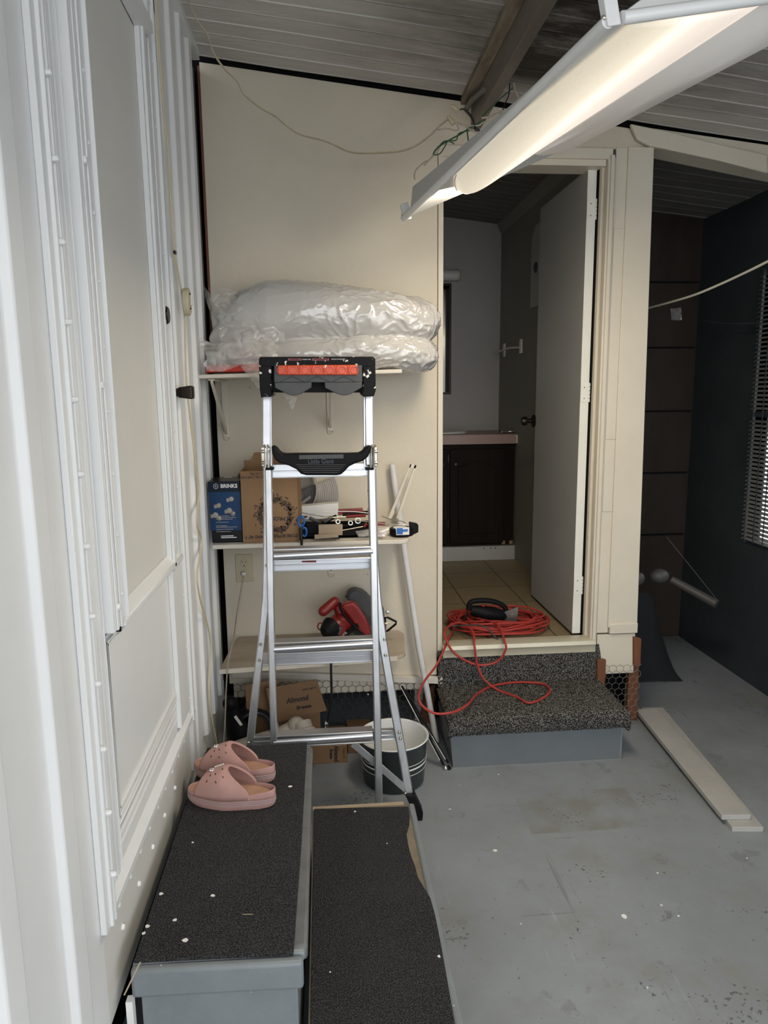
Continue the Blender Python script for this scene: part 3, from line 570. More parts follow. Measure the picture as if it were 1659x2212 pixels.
# diagonal braces and feet
for (a, c) in (((762, 1606), (885, 1712)), ((640, 1606), (530, 1705))):
    p, q = px_to_l(*a, .018), px_to_l(*c, .018); d = (q-p).normalized(); n = V((-d.z, 0, d.x))
    MB().obox((p+q)/2, (q-p)/2, n*.012, (0, .0015, 0)).build('brace', M['alu'], ld, bev=.001)
for (a, s) in ((896, 1), (522, -1)):
    q = px_to_l(a, 1760, .03); f = MB(); t = px_to_l(a-12*s, 1708, .03)
    f.prism([(t.x-.016, q.y-.025, t.z), (t.x+.016, q.y-.025, t.z), (q.x+.022+.004*s, q.y-.025, .03), (q.x+.02+.004*s, q.y-.025, .0), (q.x-.008, q.y-.025, .0), (q.x-.012, q.y-.025, .04)], (0, .05, 0)); f.build('rubber_foot', M['blackp'], ld, bev=.003)
for a in (596, 820):
    q = px_to_l(a, 1780, 0); MB().box((q.x-.015, q.y-.016, 0), (q.x+.015, q.y+.016, .07)).build('rubber_foot', M['blackp'], ld, bev=.003)
rv = [(562, 1393), (560, 1427), (831, 1382), (833, 1416), (537, 1605), (863, 1583), (865, 1596), (876, 1715), (576, 1222), (578, 1185)]
for (a, c) in rv:
    dy = .012 if a > 700 else .028
    p = px_to_l(a, c, dy); MB().lathe([(0, .002), (.0025, .0026), (.0045, .0015), (.0055, 0)], p, 12, (0, -1, 0)).build('rivet', M['steel'], ld)
for c in (1060, 1100, 1240, 1500):
    for a in (588, 795):
        MB().ball(px_to_l(a, c, -.002), .003, 4).build('rivet', M['steel'], ld)
# hinge locks
for (a, s) in ((575, 1), (806, -1)):
    g = MB()
    for o in (-2*s, 5*s): g.tube(spline([px_to_l(a+o, 1010, -.022), px_to_l(a+o, 985, -.026), px_to_l(a+o, 968, -.020), px_to_l(a+o-2*s, 962, .0)], 5), .0032, 8)
    g.build('lock_rod', M['steel'], ld)
    g = MB(); p = px_to_l(a-4*s, 985, .0); g.box((p.x-.009, p.y-.016, p.z-.032), (p.x+.007, p.y+.03, p.z+.03)); g.tube([(p.x-.009, p.y-.018, p.z-.02), (p.x+.007, p.y-.018, p.z-.02)], .006); g.tube([(p.x-.009, p.y-.018, p.z+.016), (p.x+.007, p.y-.018, p.z+.016)], .006); g.build('lock_bracket', M['steel'], ld, bev=.002)
    c = px_to_l(a+8*s, 1014, 0); MB().box((c.x-.013, c.y-.014, c.z-.001), (c.x+.013, c.y+.014, c.z+.006)).build('rail_cap', M['blackp'], ld)
# black comfort step
ol = [(586, 963), (596, 965), (603, 974), (611, 981), (636, 980), (745, 980), (775, 979), (783, 975), (789, 967), (797, 963), (804, 964), (800, 976), (795, 987), (784, 996), (768, 1001), (754, 1008), (745, 1018), (737, 1025), (728, 1027), (662, 1027), (650, 1024), (640, 1014), (624, 1006), (604, 1001), (593, 992), (588, 980)]
py_ = yl(1.2)-.035
cs = MB().prism([P(a, c, y=py_) for (a, c) in ol], (0, .05, 0)).build('comfort_step', M['blackp'], ld, bev=.006, seg=3)
r_ = MB()
for k in range(5):
    a, b2 = P(640+k*4, 1004+k*4.2, y=py_), P(746-k*4, 1004+k*4.2, y=py_); r_.tube([V((a.x, py_-.0005, a.z)), V((b2.x, py_-.0005, b2.z))], .0011, 6)
a, b2 = P(646, 985, y=py_), P(742, 984, y=py_); r_.box((a.x, py_-.003, a.z-.010), (b2.x, py_, a.z+.003)); r_.build('grip_ridges', M['greyp'], cs)
text('Little Giant', .021, P(693, 997, y=py_-.002), mat('dark navy moulding', (.02, .025, .045), .35), cs, off=.0003, sx=.85)
# tool cap
yc = 2.268
cp_ = MB(); A = lambda a, c: P(a, c, y=yc)
cp_.prism([A(559, 776), A(562, 771), A(805, 770), A(811, 775), A(811, 792), A(559, 792)], (0, .10, 0)); cp_.build('cap_frame', M['blackpaint'], ld, bev=.003)
for pts in ([(559, 790), (586, 790), (586, 850), (593, 851), (584, 857), (567, 857), (564, 860), (561, 840)], [(784, 790), (811, 790), (812, 842), (808, 856), (787, 857), (780, 850), (784, 845)]):
    MB().prism([A(*q) for q in pts], (0, .10, 0)).build('cap_side', M['blackpaint'], ld, bev=.003)
MB().prism([P(586, 790, y=yc+.04), P(784, 790, y=yc+.04), P(784, 848, y=yc+.04), P(590, 848, y=yc+.04)], (0, .05, 0)).build('cap_back', M['blackp'], ld)
yt = yc-.012
tray = MB().prism([P(a, c, y=yt) for (a, c) in ((592, 790), (782, 789), (783, 826), (592, 826))], (0, .05, 0)).build('tool_tray', M['greyp'], ld, bev=.002)
MB().prism([P(a, c, y=yt-.006) for (a, c) in ((600, 789), (772, 788), (772, 810), (600, 810))], (0, .008, 0)).build('orange_inlay', M['orange'], tray, bev=.003)
hx = MB()
for k in range(7):
    c = P(607+k*26.5, 799.5 if k % 2 == 0 else 799.5, y=yt-.007)
    hx.tube([(c.x+.0125*math.cos(t*1.0472), yt-.0068, c.z+.0115*math.sin(t*1.0472)) for t in range(6)], .0016, 5, closed=True)
    if k < 6:
        e = P(620+k*26.5, 799.5, y=yt-.007); hx.tube([(e.x-.004, yt-.0068, c.z+.014), (e.x-.001, yt-.0068, c.z), (e.x-.004, yt-.0068, c.z-.014)], .0014, 5); hx.tube([(e.x+.004, yt-.0068, c.z+.014), (e.x+.001, yt-.0068, c.z), (e.x+.004, yt-.0068, c.z-.014)], .0014, 5)
hx.build('hex_ribs', M['orange'], tray)
for k in range(6): MB().tube([P(603+k*28, 813 if k % 2 else 825, y=yt-.001), P(631+k*28, 825 if k % 2 else 813, y=yt-.001)], .0013, 5).build('tray_rib', M['greyp'], tray)
for (x0, x1) in ((593, 673), (701, 782)):
    pp = [(x0, 826), (x1, 826), (x1, 837), (x1-24, 851), (x1-34, 854), (x0+38, 854), (x0+28, 851), (x0+1, 838)]
    MB().prism([P(a, c, y=yt-.004) for (a, c) in pp], (0, .045, 0)).build('tool_pocket', M['greyp'], tray, bev=.002)
def sticker(name, x0, x1, y0, y1, yy, m, par): return MB().prism([P(a, c, y=yy) for (a, c) in ((x0, y0), (x1, y0), (x1, y1), (x0, y1))], (0, .0006, 0)).build(name, m, par)
s_ = sticker('warning_label', 622, 651, 774, 779, yc-.0008, M['red'], ld); text('WARNING', .0065, P(637, 776.5, y=yc-.0016), M['blackp'], s_)
s_ = sticker('warning_label', 674, 711, 774, 779, yc-.0008, M['red'], ld); text('ADVERTENCIA', .0065, P(693, 776.5, y=yc-.0016), M['blackp'], s_)
text('WORK SAFE', .005, P(662, 776.5, y=yc-.0008), M['printw'], ld); text('PEOPLE IN PELIGRO', .005, P(731, 776, y=yc-.0008), M['printw'], ld)
pz = px_to_l(668, 1211, .0); q = P(652, 1209, y=pz.y+.026)
s_ = sticker('warning_label', 652, 683, 1209, 1215, yl(.9)+.0255, M['red'], ld); text('WARNING', .007, P(667, 1212, y=yl(.9)+.0248), M['blackp'], s_)

# ================================================================== SHELVES
def bracket(x, y0, y1, zt, zb, par):
    m = MB(); m.prism([(x-.004, y0, zt), (x-.004, YB-.003, zt), (x-.004, YB-.003, zb)], (.0, 0, 0)) if False else None
    m.box((x-.012, YB-.008, zb), (x+.012, YB-.001, zt)); m.box((x-.012, y0, zt-.006), (x+.012, YB, zt))
    m.prism([(x-.005, YB-.006, zb+.01), (x-.005, y0, zt-.014), (x-.005, y0+.0, zt-.004), (x-.005, YB-.002, zb+.035)], (.010, 0, 0))
    m.lathe([(.012, 0), (.012, .007)], (x, YB-.001, zb), 16, (0, -1, 0)); mm = m.build('bracket', M['creamtrim'], par, bev=.0015)
    MB().lathe([(0, .003), (.003, .002), (.004, 0)], (x, YB-.008, zb+.004), 8, (0, -1, 0)).build('bracket_screw', M['steel'], mm)
s1 = thing('wall_shelf', 'upper white wall shelf holding the wrapped plastic bundle', 'shelf', (0, 2.84, 1.5), group='white wall shelves')
MB().prism([(-.426, 2.50, 1.505), (.28, 2.505, 1.518), (.285, 2.848, 1.518), (-.412, 2.848, 1.505)], (0, 0, .014)).build('board', M['shelf'], s1, bev=.003)
bracket(-.378, 2.53, 0, 1.505, 1.285, s1); bracket(.03, 2.53, 0, 1.508, 1.305, s1)
s2 = thing('wall_shelf', 'middle white wall shelf crowded with boxes and hand tools', 'shelf', (0, 2.84, .9), group='white wall shelves')
ol = [(-.405, 2.525), (.27, 2.525), (.29, 2.53), (.305, 2.545), (.31, 2.57), (.31, 2.848), (-.412, 2.848)]
MB().prism([(x, y, .905) for (x, y) in ol], (0, 0, .016)).build('board', M['shelf'], s2, bev=.003)
bracket(.02, 2.55, 0, .903, .72, s2); bracket(-.30, 2.6, 0, .903, .86, s2)
s3 = thing('wall_shelf', 'lowest worn wall shelf holding the red circular saw', 'shelf', (0, 2.84, .45), group='white wall shelves')
ol = [(-.395, 2.49), (.26, 2.55), (.285, 2.56), (.295, 2.585), (.315, 2.80), (.30, 2.846), (-.36, 2.846), (-.385, 2.70)]
MB().prism([(x, y, .452) for (x, y) in ol], (0, 0, .015)).build('board', M['shelfold'], s3, bev=.003)
MB().prism([(x, y-.001, .450) for (x, y) in [(-.395, 2.488), (.26, 2.548), (.26, 2.552), (-.395, 2.492)]], (0, 0, .0165)).build('front_edge', M['shelf'], s3)
bracket(.03, 2.62, 0, .451, .33, s3)
# ledge under the panel
S('trim_21', MB().prism([(-.40, YB-.02, .295), (.482, YB-.02, .225), (.482, YB-.02, .255), (-.40, YB-.02, .322)], (0, .02, 0)), M['shelf'], bev=.002)
S('trim_22', MB().box((-.40, YB+.02, .19), (.40, YB+.035, .28)), M['creamtrim'])

# chicken wire
def hexwire(x0, x1, z0, z1, y, r=.018, th=.0011):
    m = MB(); dx = r*math.sqrt(3); j = 0; z = z0
    def L(a, b2):
        if min(a[0], b2[0]) < x0 or max(a[0], b2[0]) > x1 or min(a[1], b2[1]) < z0-.001 or max(a[1], b2[1]) > z1: return
        wv = lambda q: y+.010*noise.noise(V((q[0]*6, q[1]*6, y)))
        m.tube([(a[0], wv(a), a[1]), (b2[0], wv(b2), b2[1])], th, 3)
    while z < z1+r:
        xo = (j % 2)*dx/2; x = x0-dx+xo
        while x < x1+dx:
            L((x, z+r/2), (x+dx/2, z)); L((x+dx/2, z), (x+dx, z+r/2)); L((x, z+r/2), (x, z+r*1.5)); x += dx
        z += r*1.5; j += 1
    return m
hexwire(-.40, .46, 0, .27, YB+.012).build('chicken_wire', M['meshdark'], label='long hexagonal chicken wire strip across the dark gap below the shelves', cat='wire mesh')
hexwire(1.165, 1.36, .0, .285, YB-.022).build('chicken_wire', M['mesh'], label='small piece of chicken wire below the white post', cat='wire mesh')
# timber stakes by the post
def stake(pix, y, d, lab):
    MB().prism([P(a, c, y=y) for (a, c) in pix], (0, d, 0)).build('timber_stake', M['stake'], bev=.003, label=lab, cat='timber stake')
stake([(1291, 1425), (1310, 1426), (1307, 1482), (1290, 1480)], 2.815, .02, 'short reddish timber block beside the carpeted riser')
stake([(1369, 1376), (1386, 1380), (1384, 1440), (1369, 1440)], 2.83, .02, 'splintered upper reddish offcut nailed beside the post foot')
stake([(1363, 1395), (1381, 1440), (1377, 1560), (1354, 1566), (1358, 1460)], 2.86, .03, 'tall reddish timber stake standing under the post edge')
stake([(920, 1485), (940, 1480), (935, 1590), (905, 1580)], 2.93, .03, 'dark reddish timber stub in the gap left of the carpeted step')
S('wall_crawl_side', MB().box((1.16, 2.99, 0), (1.36, 3.02, .4)), M['black'])

# ================================================================== PLASTIC BUNDLE
def bundle():
    vs = []; fs = []
    prof = [ # px x, centre py, half h, half depth(m)
        (455, 735, 10, .03), (480, 722, 40, .07), (520, 698, 66, .10), (580, 685, 73, .125), (650, 682, 70, .135), (720, 684, 66, .135), (790, 688, 60, .13), (850, 692, 54, .12), (900, 697, 48, .11), (928, 698, 38, .09), (943, 695, 18, .05), (947, 694, 3, .01)]
    prof2 = [(455, 775, 14, .05), (500, 770, 26, .08), (560, 768, 34, .11), (640, 768, 37, .13), (720, 766, 38, .135), (800, 762, 40, .135), (860, 763, 40, .125), (905, 766, 38, .11), (930, 768, 28, .08), (941, 768, 12, .04), (943, 768, 2, .01)]
    mb = MB()
    for pf, yc_ in ((prof, 2.67), (prof2, 2.66)):
        q = []
        for i in range(len(pf)-1):
            for k in range(6):
                t = k/6; q.append([pf[i][j]*(1-t)+pf[i+1][j]*t for j in range(4)])
        q.append(list(pf[-1])); n = 40; pts = []
        for (px, py, hh, dd) in q:
            c = P(px, py, y=yc_); s = hh/F*yc_*.98
            for k in range(n):
                a = 2*math.pi*k/n; pts.append((c.x, yc_+dd*math.cos(a), c.z+s*math.sin(a)))
        m = len(q); mb.add(pts, [(i*n+k, i*n+(k+1) % n, (i+1)*n+(k+1) % n, (i+1)*n+k) for i in range(m-1) for k in range(n)]+[tuple(range(n)), tuple((m-1)*n+k for k in range(n))[::-1]])
    me = bpy.data.meshes.new('t'); me.from_pydata(mb.v, [], mb.f); b = bmesh.new(); b.from_mesh(me); bmesh.ops.recalc_face_normals(b, faces=b.faces); b.to_mesh(me); b.free()
    o = bpy.data.objects.new('t', me); COL.objects.link(o); r = o.modifiers.new('r', 'REMESH'); r.mode = 'VOXEL'; r.voxel_size = .0045
    s = o.modifiers.new('s', 'SMOOTH'); s.iterations = 4; s.factor = .6
    dg = bpy.context.evaluated_depsgraph_get(); e = bpy.data.meshes.new_from_object(o.evaluated_get(dg)); bpy.data.objects.remove(o)
    out = MB(); nrm = [v.normal.copy() for v in e.vertices]
    for v, nn in zip(e.vertices, nrm):
        p = v.co.copy(); c = p+V((noise.noise(p*5), noise.noise(p*5+V((9, 0, 0))), noise.noise(p*5+V((0, 9, 0)))))*.08
        amp = .22+.78*max(0, min(1, (p.x+.05)/.25))
        w1 = 1-abs(noise.noise(V((c.x*9, c.y*12, c.z*16))))*2.2; w2 = 1-abs(noise.noise(V((c.x*22+5, c.y*26, c.z*30))))*2.2; w3 = 1-abs(noise.noise(V((c.x*14, c.y*60, c.z*55))))*2
        d = amp*(max(0, w1)**3*.0065+max(0, w2)**3*.0055+max(0, w3)**3*.002)+noise.noise(p*7)*.007
        q = p+nn*d
        if q.z < 1.521 : q.z = 1.521+(q.z-1.521)*.08
        if q.y > 2.843: q.y = 2.843
        out.v.append(q)
    out.f = [tuple(f.vertices) for f in e.polygons]
    return out
PBP = thing('plastic_bundle', 'bulky white roll wrapped in crinkled clear plastic film on the upper shelf', 'plastic bundle', (0, 2.65, 1.52))
bundle().build('wrapped_roll', M['bag'], PBP, ang=70)
def crumple(fn, nx, ny, amp, seed):
    def g(u, v):
        p = V(fn(u, v)); q = p*13+V((seed, 0, 0)); r = (1-abs(noise.noise(q))*2)**2; r2 = (1-abs(noise.noise(q*2.3))*2)**2
        return p+V((noise.noise(q+V((3, 0, 0)))*amp*.6, (r-.5)*amp+(r2-.5)*amp*.5, noise.noise(q+V((0, 5, 0)))*amp*.6))
    return rough_grid(nx, ny, g)
def ragged(mb, nx, ny, seed, cut=.16):
    keep = []
    for f in mb.f:
        k = f[0]; i, j = k % (nx+1), k//(nx+1); e = min(i/nx, 1-i/nx, j/ny, 1-j/ny)
        if e > cut*(.5+noise.noise(V((i/nx*4, j/ny*4, seed)))) : keep.append(f)
    mb.f = keep; return mb
def quadfn(c00, c10, c11, c01, bulge=.03):
    def f(u, v): return c00*(1-u)*(1-v)+c10*u*(1-v)+c11*u*v+c01*(1-u)*v+V((0, -math.sin(u*math.pi)*math.sin(v*math.pi)*bulge, 0))
    return f
ragged(crumple(quadfn(P(440, 617, y=2.70), P(585, 622, y=2.66), P(640, 760, y=2.53), P(470, 700, y=2.58), .05), 60, 50, .016, 1), 60,  50, 1).build('film_fold', M['film'], PBP)
ragged(crumple(quadfn(P(425, 735, y=2.56), P(580, 712, y=2.57), P(640, 790, y=2.49), P(428, 806, y=2.46), .05), 60, 50, .016, 7), 60,  50, 2).build('film_fold', M['film'], PBP)
ragged(crumple(quadfn(P(455, 706, y=2.60), P(560, 700, y=2.55), P(565, 770, y=2.52), P(470, 775, y=2.55), .04), 50, 40, .02, 4), 50,  40, 3).build('film_fold', M['film'], PBP)
ragged(crumple(quadfn(P(500, 770, y=2.5), P(600, 775, y=2.48), P(566, 850, y=2.47), P(535, 815, y=2.475), .02), 30, 30, .01, 11), 30,  30, 4).build('film_fold', M['film'], PBP)
crumple(quadfn(P(610, 850, y=2.46), P(642, 858, y=2.46), P(634, 886, y=2.45), P(620, 872, y=2.45), .02), 16, 16, .01, 13).build('film_scrap', M['film'], PBP)
crumple(quadfn(P(440, 618, y=2.70), P(458, 640, y=2.66), P(500, 690, y=2.60), P(462, 712, y=2.64), .02), 20, 20, .012, 15).build('film_tail', M['film'], PBP)
rr_ = crumple(quadfn(P(445, 792, y=2.56), P(580, 786, y=2.56), P(580, 802, y=2.52), P(445, 803, y=2.52), .02), 30, 8, .004, 21)
rr_.build('red_cloth', mat('folded red cloth', (.62, .05, .04), .6, var=.2), label='flat red bundle showing through film at the shelf left end', cat='cloth', solid=.008)

# ================================================================== MIDDLE SHELF ITEMS
ZS = .922
def carton(name, lab, x0, x1, y0, y1, z0, z1, rz=0):
    pass
lb = thing('lock_set_carton', 'small blue and black printed lock carton against the left wall', 'box', (-.36, 2.6, ZS))
x0, x1, y0, y1, zt = -.408, -.300, 2.56, 2.70, 1.145
# slightly flared towards the top as seen: lean to the left
body = MB().prism([(x0, y0, ZS), (x1, y0, ZS), (x1-.002, y0, zt), (x0-.006, y0, zt)], (0, y1-y0, 0)).build('carton_body', M['boxblack'], lb, bev=.001)
MB().box((x0-.004, y0-.0008, ZS+.045), (x1-.001, y0, ZS+.185)).build('blue_panel', M['boxblue'], lb)
MB().box((x0-.0055, y0-.0008, ZS+.185), (x1-.002, y0, zt-.003)).build('navy_panel', M['boxnavy'], lb)
yy = y0-.0016
text('BRINKS', .019, (-.340, yy, 1.128), M['printw'], lb, off=.0006, sx=.95)
sh = MB().tube([(-.386+.0085*math.cos(t), yy, 1.128+.0095*math.sin(t)) for t in [i*math.pi/3+math.pi/6 for i in range(6)]], .001, 5, closed=True).build('shield_logo', M['printw'], lb); text('B', .01, (-.386, yy, 1.128), M['printw'], sh)
for (a, c, s) in ((497, 1078, 1), (470, 1092, 1), (493, 1103, 1.15), (463, 1113, 1.15)):
    q = P(a, c, y=yy-.001); g = MB(); g.lathe([(0, .003), (.008*s, .002), (.0095*s, 0)], q+V((.004, 0, 0)), 14, (0, -1, 0)); g.lathe([(0, .002), (.004*s, .002), (.0055*s, 0)], q+V((-.008, 0, -.006)), 10, (0, -1, 0)); g.box(q+V((-.013, -.001, -.008)), q+V((.0, .0005, .003)))
    if s > 1: g.lathe([(0, .003), (.006*s, .002), (.008*s, 0)], q+V((.016, 0, -.012)), 14, (0, -1, 0))
    g.build('knob_picture', M['nickel'], lb)
for (z, ww) in ((1.019, .05), (1.013, .072), (1.007, .06), (.996, .045), (.983, .04), (.978, .075), (.970, .06), (.962, .052)):
    MB().box((-.392, yy, z), (-.392+ww, yy+.0006, z+.0022)).build('printed_line', M['boxblue'] if False else M['nickel'], lb)
text('4 LOCKS  INSIDE', .008, (-.35, yy, .952), M['printw'], lb) if False else None
for (z, ww) in ((.945, .045), (.939, .055)): MB().box((-.376, yy, z), (-.376+ww, yy+.0006, z+.003)).build('printed_line', M['printw'], lb)
MB().box((-.372, 2.68, zt), (-.345, 2.70, zt+.0006)).build('white_sticker', M['printw'], lb)

cb = thing('cardboard_carton', 'open brown cardboard carton standing upside down on the middle shelf', 'box', (-.2, 2.6, ZS))
cx0, cx1, cy0, cy1, czt = -.297, -.096, 2.545, 2.69, 1.182
MB().box((cx0, cy0, ZS), (cx1, cy1, czt-.0)).build('t', M['card'], cb) if False else None
g = MB(); g.box((cx0, cy0, ZS), (cx1, cy0+.004, czt)); g.box((cx0, cy1-.004, ZS), (cx1, cy1, czt+.025)); g.box((cx0, cy0, ZS), (cx0+.004, cy1, czt)); g.box((cx1-.004, cy0, ZS), (cx1, cy1, czt)); g.box((cx0, cy0, ZS), (cx1, cy1, ZS+.004)); g.build('carton_body', M['card'], cb, bev=.0008)
MB().prism([(cx1, cy0+.01, ZS), (cx1+.001, cy0+.01, czt-.01), (cx1+.010, cy0+.06, czt-.02), (cx1+.012, cy0+.06, ZS)], (0, .002, 0)).build('torn_side', M['cardin'], cb)
MB().prism([(cx0+.004, cy1-.01, czt-.02), (cx1-.01, cy1-.01, czt-.02), (cx1-.01, cy1-.01, czt+.05), (cx0+.04, cy1-.01, czt+.055)], (0, .003, 0)).build('flap', M['cardin'], cb)
yy = cy0-.0006
I = V((-1, 0, 0)); D = V((0, 0, -1))
text('STORE BETWEEN', .0165, (-.100, yy, ZS+.023), M['ink'], cb, I, D, align='LEFT', off=.0004, sx=.80)
text('AND 40\u00b0 F', .0165, (-.224, yy, ZS+.021), M['ink'], cb, I, D, align='LEFT', off=.0004, sx=.85)
text('64 OZ (1.54L) CARTONS', .0115, (-.186, yy, 1.160), M['ink'], cb, I, D, align='LEFT', off=.0002, sx=.9) 
text('L (9.19L)', .0115, (-.222, yy, 1.172), M['ink'], cb, I, D, align='LEFT', off=.0002)
rdm = random.Random(5); bn = MB(); cc = P(595, 1113, y=yy)
for k in range(420):
    a = rdm.uniform(0, 2*math.pi); r = rdm.gauss(.055, .0055) if k < 390 else rdm.uniform(.068, .08); r = max(.040, min(.082, r))
    p = V((cc.x+r*math.cos(a), yy, cc.z+r*math.sin(a)*1.02)); t = rdm.uniform(0, 3.14); s = rdm.uniform(.0038, .0058)
    bn.prism([(p.x+s*math.cos(q*1.047)*math.cos(t)-s*.6*math.sin(q*1.047)*math.sin(t), yy-.0001*(k % 5), p.z+s*math.cos(q*1.047)*math.sin(t)+s*.6*math.sin(q*1.047)*math.cos(t)) for q in range(6)], (0, .0004, 0))
bn.build('almond_wreath_print', M['beanink'], cb)
text('PROUD', .02, (cc.x+.035, yy, cc.z-.012), M['ink'], cb, I, D, align='LEFT', off=.0004)
# rolled ribbed liner behind the carton
g = MB()
def liner(u, v):
    # big curl leaning on the wall
    a = u*math.pi*1.15; x = -.185-.155*math.cos(a)*1.0; z = 1.09+.135*math.sin(a); y = 2.715+.12*v
    return V((x, y, z))*1 + V((math.cos(a), 0, math.sin(a)))*.0012*math.sin(v*90)
g = rough_grid(50, 90, liner); 
li = thing('ribbed_liner_roll', 'curled roll of ribbed grey plastic liner behind the cardboard carton', 'liner roll', (-.1, 2.8, ZS))
g.build('liner_curl', M['liner'], li, solid=.002)
def fan(u, v):
    a = math.radians(-42+u*64); r = .04+v*.15; c = P(628, 1075, y=2.815)
    return V((c.x+r*math.cos(a), 2.82-.02*math.sin(u*3.1), c.z+.01+r*math.sin(a))) + V((0, -.0012*math.sin(v*130), 0))
rough_grid(24, 120, fan).build('liner_end', M['liner'], li, solid=.002)
MB().obox(P(655, 1085, y=2.77), V((.030, 0, .022)), V((-.003, 0, .005)), (0, .002, 0)).build('liner_strip', M['liner'], li)
# tools
def tbox(name, pix, y, d, m, lab, cat, group=None, bev=.002):
    return MB().prism([P(a, c, y=y) for (a, c) in pix], (0, d, 0)).build(name, m, bev=bev, label=lab, cat=cat, group=group)
def fit_floor(lst, z): pass
tbox('white_carton', [(645, 1094), (731, 1087), (731, 1120), (645, 1124)], 2.66, .05, M['whitep'], 'flat white carton lying behind the tools on the middle shelf', 'box')
tbox('spirit_level', [(728, 1102), (784, 1099), (784, 1107), (728, 1113)], 2.66, .03, M['red'], 'red bar tool at the back of the tool pile', 'level')
tt_ = thing('tool_tray', 'shallow black tray heaped with hand tools on the middle shelf', 'tool tray', P(700, 1150, y=2.62))
g = MB(); c = P(705, 1130, y=2.64); tz = ZS
g.box((-.088, 2.585, tz), (.185, 2.72, tz+.012)); g.box((-.088, 2.585, tz), (.185, 2.592, tz+.035)); g.box((-.088, 2.713, tz), (.185, 2.72, tz+.04)); g.box((-.088, 2.585, tz), (-.08, 2.72, tz+.038)); g.box((.178, 2.585, tz), (.185, 2.72, tz+.038)); g.build('tray_body', M['blackp'], tt_, bev=.003)
MB().prism([P(a, c2, y=2.582) for (a, c2) in ((658, 1128), (694, 1130), (697, 1157), (662, 1153))], (0, .03, 0)).build('tray_pouch', M['blackp'], tt_, bev=.006)
def tool(name, p0, p1, r, m, lab, cat='hand tool', head=None, rs=None):
    o = thing(name, lab, cat, p0, group='hand tools in the black tray')
    MB().tube([p0, p1], rs or r, 10).build('handle', m, o)
    if head: head(o)
    return o
def T(a, c, y): return P(a, c, y=y)
a0, a1 = T(700, 1122, 2.65), T(728, 1110, 2.66)
tool('pliers', T(694, 1131, 2.63), T(726, 1115, 2.66), .007, M['blackp'], 'dark pliers with grey jaws lying slanted in the tray', head=lambda o: MB().tube([T(715, 1118, 2.635), T(700, 1128, 2.62)], [.008, .005], 8).build('jaw', M['greyp'], o))
tool('screwdriver', T(748, 1116, 2.64), T(790, 1113, 2.64), .006, M['red'], 'red handled screwdriver at the middle of the tool tray', head=lambda o: MB().tube([T(700, 1119, 2.63), T(748, 1116, 2.64)], .0022, 6).build('shaft', M['steel'], o))
tool('file', T(735, 1137, 2.60), T(785, 1133, 2.60), .005, M['blackp'], 'black bar handled file across the front of the tray')
tool('small_screwdriver', T(786, 1138, 2.585), T(792, 1131, 2.585), .006, M['red'], 'short red gripped driver in front of the tray', head=lambda o: MB().tube([T(738, 1146, 2.575), T(786, 1137, 2.585)], .002, 6).build('shaft', M['steel'], o))
tool('chisel', T(650, 1118, 2.66), T(700, 1108, 2.68), .006, mat('maroon grip', (.12, .012, .02), .4), 'maroon gripped long tool at the left back of the tray')
tool('black_wrench', T(740, 1112, 2.66), T(800, 1107, 2.67), .008, M['blackp'], 'thick black tool at the right back of the tray')
tool('utility_knife', T(668, 1118, 2.60), T(688, 1128, 2.60), .006, M['greyp'], 'grey utility knife at the left front of the tray')
for (a, c, r, y, lab) in ((773, 1125, .0115, 2.60, 'bright steel socket ring in the middle of the tool tray'), (730, 1127, .009, 2.61, 'dim steel ring left of the bright socket'), (757, 1130, .009, 2.605, 'dark steel ring lying just left of the bright socket')):
    MB().lathe([(r*.65, 0), (r*.65, .010), (r, .010), (r, 0), (r*.65, 0)], P(a, c, y=y), 20, (0, -1, .25)).build('socket_ring', M['steel'], label=lab, cat='socket', group='socket rings')
MB().tube(spline([T(646, 1107, 2.58), T(665, 1110, 2.575), T(700, 1116, 2.57), T(760, 1123, 2.56), T(830, 1131, 2.54), T(870, 1134, 2.53), T(876, 1131, 2.535), T(868, 1126, 2.55), T(845, 1122, 2.57), T(825, 1115, 2.6)], 6), .0016, 6).build('bent_steel_rod', M['steel'], label='long thin bent steel rod across the tools', cat='rod')
MB().tube(spline([T(655, 1112, 2.62), T(700, 1106, 2.62), T(760, 1105, 2.63), T(800, 1109, 2.63)], 6), .0016, 6).build('white_rod', M['whitep'], label='thin white rod at the back of the tool tray', cat='rod')
def woodblk(pix, y, d, lab): MB().prism([P(a, c, y=y) for (a, c) in pix], (0, d, 0)).build('wood_block', M['wood'], bev=.0015, label=lab, cat='wood block', group='wood offcuts')
woodblk([(688, 1135), (740, 1134), (740, 1156), (688, 1158)], 2.548, .022, 'larger light wood offcut standing in front of the tool tray')
woodblk([(679, 1156), (731, 1153), (731, 1161), (679, 1165)], 2.53, .012, 'smaller flat wood offcut at the shelf front edge')
sc = thing('scissors', 'blue looped scissors standing at the shelf edge beside the carton', 'scissors', P(652, 1160, y=2.53))
for (a, c, rx, rz) in ((651, 1126, .011, .018), (657, 1149, .009, .016)):
    q = P(a, c, y=2.532); MB().tube([(q.x+rx*math.cos(t*.5236), q.y, q.z+rz*math.sin(t*.5236)) for t in range(12)], .0042, 8, closed=True).build('finger_loop', M['bluep'], sc)
MB().tube([T(650, 1140, 2.528), T(651, 1165, 2.522), T(652, 1178, 2.518)], [.006, .006, .004], 10).build('blade_sheath', M['bronze'], sc)
